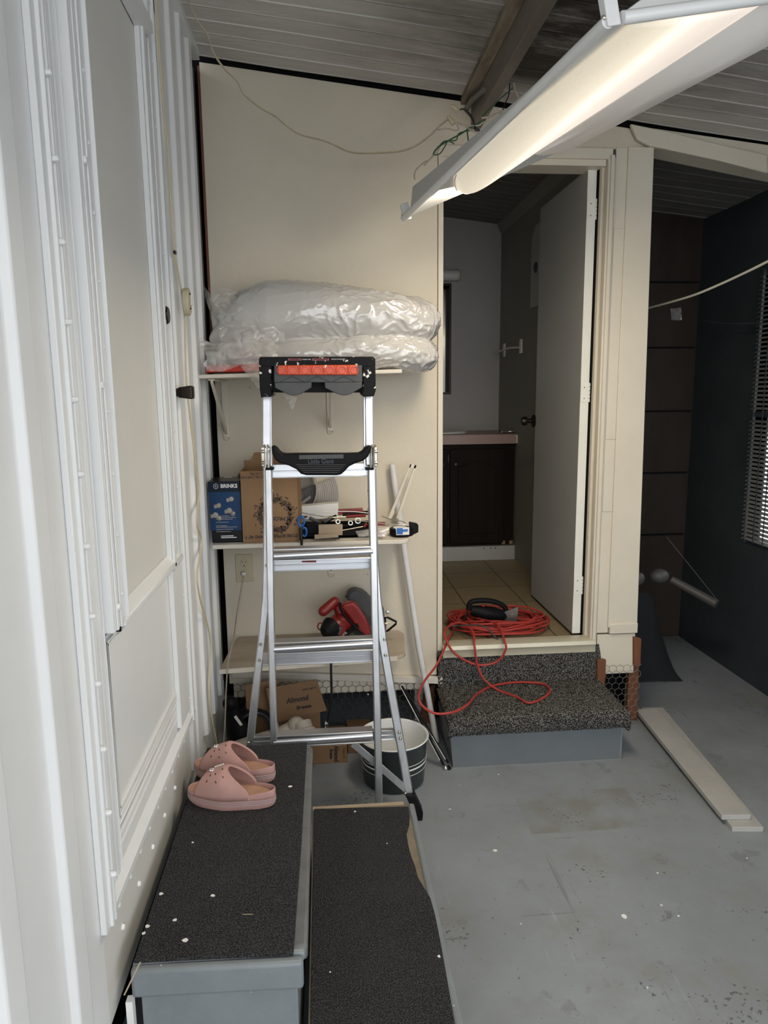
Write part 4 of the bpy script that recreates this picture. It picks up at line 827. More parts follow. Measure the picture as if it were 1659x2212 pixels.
# tape measure: round black case
tp = thing('tape_measure', 'black round tape measure with blue slide lock at the shelf right end', 'tape measure', P(868, 1155, y=2.6))
q = P(868, 1142, y=2.60); MB().lathe([(0, 0), (.042, 0), (.046, .004), (.046, .024), (.042, .028), (0, .028)], (q.x, 2.605, ZS+.001), 36).build('case', M['blackp'], tp)
MB().lathe([(0, .0), (.024, .0), (.026, .0015), (.027, .0)], (q.x-.006, 2.605, ZS+.0295), 30).build('top_label', M['whitep'], tp)
z0_ = ZS+.003
MB().prism([P(a, c, y=2.5585) for (a, c) in ((855, 1140), (884, 1139), (884, 1155), (856, 1156))], (0, .004, 0)).build('white_badge', M['whitep'], tp)
g = MB().prism([P(a, c, y=2.5565) for (a, c) in ((857, 1141), (870, 1141), (870, 1154), (857, 1154))], (0, .003, 0)); g.prism([P(a, c, y=2.5565) for (a, c) in ((870, 1144), (881, 1143), (881, 1148), (870, 1149))], (0, .003, 0)); g.build('slide_lock', M['bluep'], tp)
MB().prism([P(a, c, y=2.59) for (a, c) in ((884, 1128), (900, 1131), (904, 1134), (904, 1150), (896, 1154), (886, 1155))], (0, .02, 0)).build('tape_mouth', M['blackp'], tp, bev=.003)
sp_ = thing('screw_pack', 'clear blister pack of screws with red card near the ladder rail', 'screw pack', P(800, 1158, y=2.56))
MB().prism([P(a, c, y=2.56) for (a, c) in ((815, 1128), (832, 1128), (832, 1136), (815, 1136))], (0, .01, 0)).prism([P(a, c, y=2.552) for (a, c) in ((812, 1145), (828, 1147), (828, 1157), (812, 1157))], (0, .012, 0)).build('red_card', M['red'], sp_)
crumple(quadfn(P(768, 1148, y=2.55), P(842, 1136, y=2.56), P(832, 1158, y=2.535), P(775, 1160, y=2.535), .01), 20, 12, .005, 30).build('blister', M['film'], sp_)
g = MB()
for k in range(8): c = P(775+k*2.7, 1156+(k % 2), y=2.55); g.tube([c, c+V((.004, -.004, .006))], .0016, 6)
g.build('screw', M['steel'], sp_)
# leaning white channel trims and pole
tw = thing('corner_trim', 'cream plastic channel strip leaning behind the tape measure', 'trim strip', P(845, 1125, y=2.7))
pA = [(883, 1003), (894, 1002), (900, 1006), (858, 1119), (838, 1119)]
MB().prism([P(a, c, y=2.76) for (a, c) in ((886, 1003), (889, 1003), (845, 1120), (838, 1120))], (0, .004, 0)).prism([P(a, c, y=2.76) for (a, c) in ((896, 1004), (900, 1006), (862, 1120), (856, 1120))], (0, .008, 0)).prism([P(a, c, y=2.76) for (a, c) in ((886, 1003), (889, 1001), (900, 1006), (897, 1012), (884, 1010))], (0, .006, 0)).build('channel', M['beige'] if False else M['creamtrim'], tw)
MB().prism([P(a, c, y=2.764) for (a, c) in ((850, 1098), (853, 1106), (846, 1120), (840, 1119))], (0, .006, 0)).build('channel_foot', M['creamtrim'], tw)
MB().tube([P(847, 1003, y=2.815), P(862, 1110, y=2.80), P(905, 1400, y=2.78), P(944, 1606, y=2.765)], .0125, 14).build('white_pole', M['pole'], label='long scuffed white pole leaning on the cream wall', cat='pole')
# outlet
ou = thing('wall_outlet', 'ivory electrical outlet plate below the middle shelf', 'outlet', (-.33, YB, .75))
c0 = (P(528, 1227, y=YB)); oz = c0.z; ox = c0.x
MB().box((ox-.035, YB-.005, oz-.058), (ox+.035, YB, oz+.058)).build('cover_plate', M['beige'], ou, bev=.002)
for s in (1, -1):
    r = MB().lathe([(0, .0025), (.015, .0025), (.017, 0)], (ox, YB-.005, oz+s*.02), 24, (0, -1, 0)).build('receptacle', M['beige'], ou)
    if s > 0:
        MB().box((ox-.008, YB-.0082, oz+.022), (ox-.006, YB-.0070, oz+.029)).box((ox+.006, YB-.0082, oz+.021), (ox+.0075, YB-.0070, oz+.030)).ball((ox, YB-.0076, oz+.012), .0025, 5, (1, .3, 1)).build('slots', M['black'], r)
pc = thing('outlet_cord', 'cream lamp cord with plug hanging from the wall outlet', 'cord', (ox, YB-.02, .3))
MB().box((ox-.009, YB-.028, oz-.028), (ox+.007, YB-.0075, oz-.012)).build('plug', M['whitep'], pc, bev=.003)
MB().tube(spline([(ox, YB-.028, oz-.022)]+[P(a, c, y=y) for (a, c, y) in ((523, 1262, 2.80), (512, 1325, 2.78), (506, 1370, 2.6), (500, 1400, 2.47), (492, 1440, 2.46), (488, 1500, 2.5), (486, 1560, 2.5), (482, 1620, 2.5))], 8), .0028, 6).build('cable', M['cordwhite'], pc)

# ================================================================== CIRCULAR SAW
sw = thing('circular_saw', 'red and grey circular saw tipped over on the lowest shelf', 'circular saw', P(780, 1375, y=2.72))
Yq = 2.70
def cap(pa, pb, r, m, name, ya=Yq, yb=Yq, par=sw, n=14):
    a, b2 = P(*pa, y=ya), P(*pb, y=yb); d = (b2-a); L = d.length; d.normalize(); pts = []; rs = []
    for t in range(5): th = t/4*math.pi/2; pts.append(a+d*r*(1-math.cos(th))*1 if True else a); rs.append(max(.0005, r*math.sin(th)))
    for t in range(4, -1, -1): th = t/4*math.pi/2; pts.append(b2-d*r*(1-math.cos(th))); rs.append(max(.0005, r*math.sin(th)))
    return MB().tube(pts, rs, n).build(name, m, par)
cap((690, 1327), (731, 1293), .020, M['red'], 'front_handle', 2.66, 2.70)
MB().tube([P(724, 1305, y=2.70), P(736, 1330, y=2.71)], [.013, .02], 12).build('handle_neck', M['red'], sw)
MB().tube([P(706, 1372, y=2.64), P(712, 1364, y=2.65), P(745, 1342, y=2.72), P(770, 1325, y=2.76)], [.03, .042, .05, .046], 20).build('motor_housing', M['red'], sw)
MB().tube([P(699, 1366, y=2.61), P(707, 1362, y=2.62), P(716, 1356, y=2.64)], [.022, .034, .044], 18).build('motor_cap', M['blackp'], sw)
MB().prism([P(a, c, y=2.61) for (a, c) in ((716, 1372), (718, 1362), (730, 1354), (739, 1357), (735, 1372))], (0, .05, 0)).build('brush_cover', M['greyp'], sw, bev=.004)
g = MB().prism([P(a, c, y=2.655) for (a, c) in ((736, 1312), (745, 1304), (764, 1302), (772, 1309), (790, 1335), (800, 1360), (799, 1375), (782, 1374), (770, 1355), (752, 1330))], (0, .045, 0)); g.build('rear_handle', M['red'], sw, bev=.008, seg=3)
MB().prism([P(a, c, y=2.65) for (a, c) in ((737, 1369), (772, 1347), (776, 1354), (750, 1375), (737, 1376))], (0, .008, 0)).build('name_strip', M['blackp'], sw, bev=.001)
text('SKIL', .013, P(744, 1369, y=2.6485), M['printw'], sw, (.83, 0, .55), (-.55, 0, .83))
gc = P(785, 1325, y=2.77); MB().lathe([(0, .012), (.075, .012), (.082, .006), (.084, -.02), (.078, -.035), (0, -.035)], (gc.x, 2.77, gc.z-.005), 40, (-.45, -.6, .65)).build('blade_guard', M['greyp'], sw)
MB().prism([P(a, c, y=2.735) for (a, c) in ((751, 1292), (757, 1279), (770, 1275), (785, 1281), (800, 1296), (815, 1320), (830, 1345), (826, 1372), (806, 1372), (785, 1325), (765, 1303), (752, 1300))], (0, .04, 0)).build('guard_shell', M['greyp'], sw, bev=.006)
gd = MB().tube(spline([P(752, 1290, y=2.76), P(758, 1277, y=2.78), P(770, 1275, y=2.79), P(785, 1282, y=2.8), P(800, 1300, y=2.8), P(815, 1320, y=2.8)], 5), .013, 10); gd.build('guard_rim', mat('grey green guard plastic', (.09, .095, .088), .4), sw)
g = MB(); bp = [P(a, c, y=2.70) for (a, c) in ((832, 1334), (838, 1334), (856, 1343), (855, 1348), (838, 1362), (828, 1366))]
g.tube(bp, .0045, 6, closed=True); g.prism([P(a, c, y=2.705) for (a, c) in ((815, 1330), (834, 1334), (834, 1362), (815, 1368))], (0, .006, 0)); g.build('base_plate', M['blackp'], sw)
MB().lathe([(0, .008), (.008, .006), (.009, 0)], P(837, 1322, y=2.69), 6, (0, -1, 0)).build('depth_knob', M['steel'], sw)
MB().tube([P(832, 1347, y=2.69), P(843, 1345, y=2.69)], [.004, .001], 6).build('blade_tip', M['steel'], sw)
MB().tube([P(692+math.cos(t*.785)*6, 1353+math.sin(t*.785)*8, y=2.66) for t in range(8)], .003, 6, closed=True).build('hang_loop', M['red'], sw)
MB().tube(spline([P(735, 1302, y=2.66), P(736, 1315, y=2.645), P(745, 1332, y=2.64), P(765, 1352, y=2.64), P(788, 1373, y=2.63), P(800, 1380, y=2.65)], 8), .0042, 8).build('power_cable', M['blackp'], sw)
cbk = MB().tube(spline([P(717, 1405, y=2.50), P(715, 1440, y=2.49), P(716, 1500, y=2.52), P(710, 1545, y=2.55), P(706, 1562, y=2.57)], 8), .0045, 8)
hc = thing('hanging_cable', 'black power cable with taped end hanging below the lowest shelf', 'cable', P(706, 1562, y=2.57)); cbk.build('cable', M['wireblack'], hc)
MB().tube([P(706, 1558, y=2.57), P(702, 1575, y=2.57), P(699, 1588, y=2.57)], [.008, .009, .007], 8).build('taped_end', mat('black tape with silver foil', (.02, .02, .02), .3, spots=(.7, .7, .7), spotscale=70, spotth=.56), hc)

# ================================================================== UNDER THE SHELVES
bk = thing('enamel_bucket', 'dark green striped enamel bucket with white inside behind the ladder', 'bucket', (.238, 2.49, 0))
BC = (.238, 2.49)
MB().lathe([(0, 0), (.108, 0), (.114, .006), (.121, .10), (.127, .178), (.130, .182)], (*BC, 0), 56).build('outer_wall', M['green'], bk)
MB().lathe([(0, .004), (.106, .004), (.117, .10), (.124, .180), (.131, .184), (.133, .181), (.130, .177)], (*BC, 0), 56).build('inner_wall', M['enamel'], bk)
for (z, h) in ((.108, .003), (.090, .007), (.070, .003)):
    for (a0, a1) in ((math.radians(180), math.radians(232)), (math.radians(290), math.radians(360))):
        rr = .1155+.0000+(z-.006)*.0745+.0012; MB().lathe([(rr, z), (rr+.0006, z+h)], (*BC, 0), 18, (0, 0, 1), a0, a1).build('white_stripe', M['enamel'], bk, solid=.0006)
# tongs-like chrome strips
tg = thing('chrome_trim_strips', 'pair of chrome edged strips leaning beside the carpeted step', 'metal strip', P(965, 1660, z=0))
for (p, q, r, m) in (((868, 1482), (958, 1652), .0045, M['black']), ((880, 1498), (962, 1640), .003, M['steel']), ((876, 1490), (968, 1648), .0045, M['blackp']), ((866, 1484), (950, 1642), .0025, M['steel'])):
    MB().tube([P(*p, y=2.62), P(*q, y=2.55)], r, 8).build('strip', m, tg)
MB().ball(P(962, 1660, y=2.535), .010, 8, (1, 1, 1.3)).build('foil_tip', M['silver'], tg)
MB().tube([P(966, 1655, y=2.54), P(972, 1662, y=2.535)], .009, 8).build('rubber_tip', M['blackp'], tg)
# cartons under the shelf
oc = thing('open_carton', 'open cardboard carton with tilted printed flap under the lowest shelf', 'box', (-.13, 2.72, 0))
g = MB(); g.box((-.30, 2.70, 0), (-.04, 2.84, .19)); g.build('carton_body', M['cardin'], oc, bev=.002)
fy = 2.675; fp = [P(a, c, y=fy) for (a, c) in ((574, 1487), (684, 1468), (706, 1535), (590, 1563))]
MB().prism(fp, (0, .004, 0)).build('front_flap', M['card'], oc)
bp2 = [P(a, c, y=2.72) for (a, c) in ((530, 1480), (600, 1466), (612, 1500), (560, 1560), (532, 1530))]; MB().prism(bp2, (0, .004, 0)).build('side_flap', M['cardin'], oc)
dr = (fp[1]-fp[0]).normalized(); du = V((-dr.z, 0, dr.x))
text('Almond', .030, P(642, 1511, y=fy-.001), M['ink'], oc, dr, du, off=.0009, shear=.15, sx=.9); text('Breeze', .021, P(656, 1527, y=fy-.001), M['ink'], oc, dr, du, off=.0007, shear=.15)
text('AND 40\u00b0 F', .012, P(668, 1488, y=fy-.001), M['ink'], oc, dr, du, off=.0002)
fc = thing('flattened_carton', 'cardboard carton with sideways print on the floor behind the steps', 'box', (0, 2.66, 0))
MB().box((-.20, 2.63, 0), (.065, 2.80, .075)).build('carton_body', M['card'], fc, bev=.002)
text('Almond', .026, (.022, 2.629, .04), M['ink'], fc, (0, 0, -1), (1, 0, 0), off=.0008, sx=.8); text('Breeze', .018, (.002, 2.629, .04), M['ink'], fc, (0, 0, -1), (1, 0, 0), off=.0006, sx=.8); text('STORE 1.54L', .008, (.052, 2.629, .04), M['ink'], fc, (0, 0, -1), (1, 0, 0))
MB().box((.07, 2.70, 0), (.17, 2.84, .08)).build('small_carton', M['cardin'], bev=.002, label='plain dark cardboard carton on the floor left of the bucket', cat='box')
pv = thing('pipe_elbow', 'white plastic dimmed grey pipe with flared elbow below the open carton', 'pipe', P(620, 1600, y=2.55))
MB().tube(spline([P(470, 1632, y=2.50), P(545, 1606, y=2.52), P(590, 1592, y=2.55), P(625, 1577, y=2.58), P(645, 1562, y=2.58)], 6), .030, 20).build('pipe_body', M['pvc'], pv)
q = P(652, 1562, y=2.575); MB().ball(P(640, 1568, y=2.58), .036, 10).build('elbow', M['pvc'], pv); MB().lathe([(.030, .0), (.036, 0), (.037, .03), (.043, .034), (.043, .062), (.039, .062), (.036, .03), (0, .03)], q, 28, (.30, -.62, -.72)).build('socket', M['pvc'], pv)
MB().lathe([(.036, 0), (.039, 0), (.039, .03), (.036, .03)], P(588, 1587, y=2.545), 24, (1, .1, .15)).build('coupling', M['pvc'], pv)
# black ball headed tool and hose
bt = thing('vacuum_hose', 'black ball ended tool with coiled dark hose in the dark corner', 'hose', P(520, 1590, y=2.55))
MB().ball(P(497, 1519, y=2.55), .028, 12).build('ball_head', M['blackp'], bt)
MB().tube([P(500, 1530, y=2.56), P(508, 1556, y=2.57), P(520, 1590, y=2.58)], [.018, .03, .045], 14).build('tool_body', M['blackp'], bt)
for k in range(5):
    c = P(548, 1570, y=2.62+.012*k); MB().tube([(c.x+(.062+.004*k)*math.cos(t*.3142), c.y+.01*math.sin(t*.6), c.z+(.055+.004*k)*math.sin(t*.3142)) for t in range(20)], .005, 6, closed=True).build('hose_loop', mat('dark blue hose', (.012, .022, .04), .35) if k == 0 else M['blackp'], bt)
MB().prism([P(a, c, y=2.53) for (a, c) in ((505, 1549), (510, 1546), (524, 1566), (519, 1568))], (0, .004, 0)).build('white_tag', M['whitep'], bt)

# ================================================================== SANDALS
def sandal(lab, cx, cy, rz, zoff, gem):
    Mx = Matrix.Translation((cx, cy, zoff)) @ Matrix.Rotation(rz, 4, 'Z')
    s = thing('slide_sandal', lab, 'sandal', local=Mx, group='pink slide sandals')
    L = .245
    def half(u): # half width along the length, u=0 toe, 1 heel
        w_ = .0475*(math.sin(math.pi*min(1, u*1.0+.0))**.42) if 0 < u < 1 else 0.001
        return max(.001, w_*(1.04 if u < .45 else 1.04-.22*min(1, (u-.45)/.3)))
    def outline(sc, n=28):
        out = []
        for k in range(n+1): u = (1-math.cos(math.pi*k/n))/2; out.append(((u-.5)*L*(sc*.5+.5), -half(u)*sc))
        for k in range(n-1, 0, -1): u = (1-math.cos(math.pi*k/n))/2; out.append(((u-.5)*L*(sc*.5+.5), half(u)*sc))
        return out
    def loft(levels, name, m, par=s, capt=True):
        mb = MB(); n = None
        for (sc, zf) in levels:
            o = outline(sc); n = len(o)
            mb.v += [V((x, y, zf(x/L+.5) if callable(zf) else zf)) for (x, y) in o]
        for i in range(len(levels)-1): mb.f += [(i*n+k, i*n+(k+1) % n, (i+1)*n+(k+1) % n, (i+1)*n+k) for k in range(n)]
        mb.f.append(tuple(range(n))[::-1])
        if capt: mb.f.append(tuple((len(levels)-1)*n+k for k in range(n)))
        return mb.build(name, m, par, ang=50)
    toe = lambda u: .006*max(0, (.2-u)/.2)**1.5+.003*max(0, (u-.85)/.15)
    loft([(.93, lambda u: 0+toe(u)), (.985, lambda u: .004+toe(u)), (1.0, lambda u: .012+toe(u)*.7), (1.0, lambda u: .030)], 'outsole', M['pink'])
    for zz in (.014, .019, .024):
        o = outline(1.004); MB().tube([(x, y, zz+toe(x/L+.5)*.5) for (x, y) in o], .0011, 5, closed=True).build('sole_stripe', M['sole'], s)
    rimh = lambda u: .035+.012*max(0, (u-.6)/.4)
    mb = loft([(1.0, .028), (1.0, rimh), (.97, lambda u: rimh(u)+.003), (.91, rimh), (.88, .034)], 'footbed_rim', M['pink'], capt=False)
    loft([(.90, .030), (.90, .0345)], 'footbed', M['insole'])
    n1, n2 = 26, 30; vs = []
    def up_(i, j):
        v = j/n2; a = math.pi*v; side = abs(math.cos(a)); uf = .12+.13*(1-side)**.8; ub = .47+.27*side**2.6
        u = uf+(ub-uf)*i/n1; h = .022+.050*min(1, max(0, (u-.05)/.38))**.7; h *= 1-.25*max(0, (u-.45)/.3)
        hw = half(u)*.985; zz = .030+h*math.sin(a)**.75*(1 if True else 0)
        return V(((u-.5)*L, -hw*math.cos(a)*(1-.10*math.sin(a)), zz))
    for i in range(n1+1):
        for j in range(n2+1): vs.append(up_(i, j))
    MB().add(vs, [(i*(n2+1)+j, i*(n2+1)+j+1, (i+1)*(n2+1)+j+1, (i+1)*(n2+1)+j) for i in range(n1) for j in range(n2)]).build('strap', M['pink'], s, solid=.0055, ang=60)
    MB().tube([up_(n1, j) for j in range(n2+1)], .0034, 8).build('strap_edge', M['pink'], s)
    for (i, j) in ((7, 7), (9, 10), (13, 6), (14, 10), (19, 8), (21, 12), (12, 22), (18, 22)):
        p = up_(i, j); q = up_(i+1, j); t = up_(i, j+1); n_ = (q-p).cross(t-p).normalized(); n_ = n_ if n_.z > 0 or n_.y*p.y > 0 else -n_
        e = (q-p).normalized()*.0021; f_ = (t-p).normalized()*.0034
        MB().prism([p+n_*.0022+e*math.cos(k*.785)+f_*math.sin(k*.785) for k in range(8)], n_*.0012).build('vent_hole', mat('dark hole', (.09, .04, .035), .8) if 'dark hole' not in bpy.data.materials else bpy.data.materials['dark hole'], s)
    for (i, j, r) in gem:
        c = up_(i, j)+V((0, 0, .003)); g = MB()
        if r == 'bar':
            for k in range(6): g.ball(up_(9+k*2, 17)+V((0, 0, .004)), .0032, 5)
        else:
            for k in range(12): g.ball(c+V((.007*math.cos(k*2.4)*math.sqrt(k/12), .007*math.sin(k*2.4)*math.sqrt(k/12), .001)), .0026, 4)
        g.build('rhinestone_charm', M['gem'], s)
sandal('nearer dusty pink slide sandal with flower and bar charms on the step', -.270, 1.800, math.radians(-13), .3612, [(6, 14, 'f'), (9, 17, 'bar')])
sandal('farther dusty pink slide sandal behind the other one by the wall', -.278, 1.930, math.radians(-16), .3612, [(6, 14, 'f')])

# ================================================================== RED EXTENSION CORD + JIGSAW
ec = []; rd = random.Random(11); cx_, cy_ = .775, 3.07; loops = 15
for k in range(loops*22):
    t = k/22; a = 2*math.pi*t; j = rd.random()
    fr = 1-.42*(((t*0.618) % 1)); ax = .235*fr+.012*math.sin(t*5.1); ay = .17*fr+.012*math.cos(t*3.7)
    x = cx_+ax*math.cos(a)+.012*math.sin(t*1.3); y = cy_+ay*math.sin(a)+.014*math.cos(t*2.1)
    x = max(x, .497); lay = t/loops
    ec.append(V((x, y, .395+.038*lay+.010*(1+math.sin(a*2.3+t)))))
tail = [(1000, 1330, 3.15, None), (1040, 1338, 3.0, None), (1075, 1350, 2.9, None), (1090, 1385, 2.79, None), (1092, 1405, 2.78, None), (1072, 1430, 2.79, None), (1030, 1436, 2.79, None), (985, 1414, 2.79, None), (965, 1385, 2.80, None), (962, 1360, 2.86, None), (990, 1345, 2.95, None), (1020, 1362, 2.86, None), (1025, 1395, 2.78, None), (1030, 1430, 2.78, None), (1044, 1465, 2.77, None), (1075, 1490, None, .225), (1115, 1505, None, .225), (1140, 1518, None, .226), (1165, 1512, None, .226), (1188, 1494, None, .226), (1175, 1478, None, .226), (1140, 1474, None, .226), (1100, 1475, None, .226), (1060, 1483, None, .226), (1030, 1500, None, .228), (1010, 1522, 2.56, None), (980, 1538, 2.50, None), (940, 1541, 2.50, None), (910, 1522, 2.52, None), (905, 1500, 2.56, None), (918, 1470, 2.66, None), (942, 1438, 2.76, None), (960, 1402, 2.80, None), (968, 1380, 2.83, None)]
for (a, c, y, z) in tail: ec.append(P(a, c, y=y) if y else P(a, c, z=z))
ec.append(V((.56, 3.0, .41)))
MB().tube(spline(ec[:loops*22:2], 3)+spline(ec[loops*22:], 8), .0048, 7).build('extension_cord', M['cordred'], label='red extension cord coiled in the doorway and looping down the step', cat='extension cord')
jg = thing('jigsaw', 'black jigsaw with red switch lying on the coiled red cord', 'jigsaw', P(1055, 1325, y=3.12))
JY = 3.05
MB().tube([P(1018, 1318, y=JY), P(1040, 1322, y=JY-.01), P(1065, 1326, y=JY-.01), P(1092, 1330, y=JY)], [.022, .030, .032, .022], 16).build('body', M['blackp'], jg)
MB().tube(spline([P(1012, 1318, y=JY), P(1016, 1302, y=JY), P(1035, 1297, y=JY), P(1065, 1299, y=JY), P(1088, 1309, y=JY), P(1094, 1322, y=JY)], 5), .0115, 10).build('handle', M['blackp'], jg)
MB().ball(P(1044, 1308, y=JY-.02), .009, 6, (1.3, 1, .7)).build('switch', M['red'], jg)
q = P(1052, 1338, y=JY-.035); MB().lathe([(0, 0), (.020, 0), (.022, .01), (.022, .03)], q, 18, (0, 1, .2)).build('motor_end', M['blackp'], jg)
bp3 = [P(a, c, y=JY-.02) for (a, c) in ((1090, 1322), (1120, 1311), (1117, 1345), (1090, 1351))]; MB().prism(bp3, (.003, .012, 0)).build('base_plate', mat('dull steel plate', (.2, .18, .16), .4, .7), jg, bev=.001)
for (a, c, r) in ((1092, 1333, .012), (1106, 1329, .007)): MB().lathe([(r*.5, .001), (r, .001), (r, 0)], P(a, c, y=JY-.021), 14, (0, -1, 0)).build('plate_ring', M['steel'], jg)
MB().tube(spline([P(1010, 1322, y=JY), P(1005, 1335, y=3.02), P(990, 1350, y=2.95), P(975, 1352, y=2.92)], 6)+spline([P(985, 1352, y=2.92), P(1020, 1350, y=2.90), P(1050, 1355, y=2.88), P(1066, 1372, y=2.87), P(1078, 1384, y=2.86)], 6), .0035, 6).build('power_cable', M['wireblack'], jg)

# ================================================================== BATHROOM FITTINGS
vn = thing('bathroom_vanity', 'dark wood vanity cabinet with pink laminate top inside the bathroom', 'vanity', (.83, 4.6, .385))
MB().box((.45, 4.40, .48), (1.205, 4.865, 1.13)).build('cabinet_body', M['vanity'], vn, bev=.002)
MB().box((.45, 4.38, .385), (1.213, 4.86, .475)).build('kick_board', mat('pale kick board', (.50, .49, .47), .5), vn)
ct = MB().box((.45, 4.37, 1.13), (1.212, 4.865, 1.19)).build('countertop', M['laminate'], vn, bev=.002)
def vdoor(x0, x1, kx):
    d = thing('x', None, None) if False else MB().box((x0, 4.382, .495), (x1, 4.40, 1.10)).build('door', M['vanity'], vn, bev=.003)
    n = 14; pt = [(x0+.05, .56), (x1-.05, .56), (x1-.05, .99)]
    for k in range(n+1):
        t = k/n; x = x1-.05+(x0-x1+.10)*t; pt.append((x, .99+.035*(math.cos((t-.5)*2*math.pi)*.5+.5)))
    MB().prism([(x, 4.376, z) for (x, z) in pt], (0, .008, 0)).build('raised_panel', M['vanity'], d, bev=.004)
    MB().lathe([(0, .022), (.012, .02), (.014, .012), (.006, .004), (.006, 0)], (kx, 4.382, 1.005), 14, (0, -1, 0)).build('knob', M['bronze'], d)
    for z in (.6, 1.02): MB().box((x1, 4.379, z), (x1+.006, 4.384, z+.045)).build('hinge', M['bronze'], d)
vdoor(.79, 1.135, .825); vdoor(.46, .775, .74)
for x in (1.13, 1.18): MB().box((x, 4.395, .482), (x+.022, 4.399, .505)).build('worn_patch', mat('bare worn wood', (.35, .22, .13), .6), vn)
for x in (1.01, 1.055, 1.085): MB().lathe([(0, .0005), (.004, .0005), (.004, 0)], (x, 4.38, .462), 8, (0, -1, 0)).build('drill_hole', M['black'], vn)
sk = MB().lathe([(0, -.0), (.16, .0), (.175, .002), (.20, .012), (.215, .012), (.222, .001)], (0, 0, 0), 40); sk2 = MB(); sk2.v = [V((p.x*.9+.74, p.y*.72+4.60, p.z+1.19)) for p in sk.v]; sk2.f = sk.f
sk2.build('wash_basin', M['enamel'], label='white oval basin rim set in the bathroom counter', cat='sink')
MB().lathe([(0, .04), (.022, .035), (.026, .0)], (.73, 4.80, 1.20), 14).build('faucet_base', M['bronze'], label='dark low faucet at the edge of the basin', cat='faucet')
for k, (a, c, lx) in enumerate(((1096, 928, .04), (1110, 930, .03))):
    q = P(a, 934, y=4.44); crumple(lambda u, v, q=q, lx=lx: V((q.x-lx+2*lx*u, 4.44+.06*v, 1.195+.022*math.sin(math.pi*v)+.004)), 12, 10, .006, 40+k).build('foil_packet', M['silver'], label=('larger crumpled silver packet on the counter corner', 'smaller silver packet at the counter right edge')[k], cat='packet', solid=.003)
mr_ = thing('wall_mirror', 'narrow dark framed mirror on the bathroom back wall', 'mirror', (.68, 4.86, 1.44))
q0 = P(974, 852, y=4.86); q1 = P(974, 612, y=4.86); xr = q0.x
MB().box((.48, 4.858, q0.z), (xr, 4.868, q1.z)).build('frame', M['bronze'], mr_)
gl = mat('mirror silver', (.8, .8, .8), .03, 1, var=.02); MB().box((.49, 4.853, q0.z+.015), (xr-.016, 4.858, q1.z-.015)).build('glass', gl, mr_)
MB().box((.47, 4.862, q0.z-.03), (xr+.025, 4.869, q1.z+.03)).build('backing_board', M['bathwall'], mr_)
q = P(995, 595, y=4.80); lfx = thing('vanity_light', 'unlit white tube light above the bathroom mirror', 'wall light', (.8, 4.86, q.z))
MB().tube([(.5, 4.80, q.z), (.90, 4.80, q.z)], .035, 18).build('diffuser', M['whitep'], lfx); MB().tube([(.90, 4.80, q.z), (.915, 4.80, q.z), (.925, 4.80, q.z), (.93, 4.80, q.z)], [.038, .038, .028, .01], 18).build('end_cap', M['creamtrim'], lfx)
MB().box((.5, 4.80, q.z-.03), (.92, 4.868, q.z+.03)).build('mount', M['whitep'], lfx)
# arched plate on the right wall
ap = []; 
for (y, z) in ((3.80, 1.92), (4.12, 1.92), (4.12, 2.26)): ap.append((1.213, y, z))
for k in range(9): t = k/8*math.pi/2; ap.append((1.213, 4.12-.10*(1-math.cos(t)), 2.26+.10*math.sin(t)))
ap.append((1.213, 3.80, 2.36))
ar = thing('arched_wall_cabinet', 'pale arch topped panel on the bathroom right wall behind the door', 'wall cabinet', (1.21, 3.96, 1.92))
MB().prism(ap, (-.012, 0, 0)).build('arched_panel', mat('pale grey panel', (.52, .51, .45), .5), ar, bev=.003)
MB().ball((1.20, 4.02, 2.13), .03, 8, (.4, 1, 1)).build('round_pull', M['greyp'], ar)
tb = thing('towel_hook', 'white towel bar holder on the bathroom right wall', 'towel holder', (1.21, 4.35, 1.7))
MB().box((1.20, 4.30, 1.68), (1.214, 4.335, 1.765)).build('end_plate', M['whitep'], tb, bev=.003); MB().box((1.20, 4.70, 1.68), (1.214, 4.735, 1.765)).build('end_plate', M['whitep'], tb, bev=.003)
MB().tube([(1.205, 4.32, 1.715), (1.165, 4.42, 1.72), (1.165, 4.80, 1.71)], .006, 8).build('bar', M['whitep'], tb)
sx_ = thing('switch_plate', 'white switch plate on the bathroom wall beside the door edge', 'switch', (1.21, 3.93, 1.47)); MB().box((1.208, 3.90, 1.465), (1.215, 3.985, 1.595)).build('plate', M['whitep'], sx_, bev=.002); MB().box((1.20, 3.935, 1.52), (1.208, 3.95, 1.545)).build('toggle', M['whitep'], sx_)
MB().box((1.202, 4.36, 1.13), (1.214, 4.40, 1.185)).build('paper_holder', M['whitep'], bev=.004, label='small white bracket on the wall right of the vanity counter', cat='bracket')

# ================================================================== RIGHT SIDE ROOM + BOARDS
def plank(p0, p1, w_, z0, lab, th=.018):
    p0, p1 = V(p0), V(p1); d = (p1-p0); n = V((d.y, -d.x, 0)).normalized()*w_
    MB().prism([V((q.x, q.y, z0)) for q in (p0, p1, p1+n, p0+n)], (0, 0, th)).build('plank', M['plank'], bev=.0015, label=lab, cat='plank', group='weathered white planks')
plank((1.322, 2.045, 0), (1.42, 2.95, 0), .103, .0, 'lower weathered white plank lying on the concrete floor')
plank((1.308, 2.085, 0), (1.372, 2.90, 0), .098, .0185, 'upper weathered white plank resting on the other plank')
hp = thing('tarp_covered_heap', 'dark covered heap on the floor at the back of the side room', 'heap', (1.65, 3.4, 0))
def heap(u, v):
    x = 1.36+u*.42; y = 3.25+v*.5; h = .47*min(1, u*6+.2)*min(1, (1-u)*3+.05)*min(1, v*5+.02); return V((x, y, max(.002, h*(.85+.25*noise.noise(V((x*5, y*5, 0)))))))
rough_grid(30, 30, heap).build('tarp', mat('dark tarp', (.008, .010, .012), .9), hp)
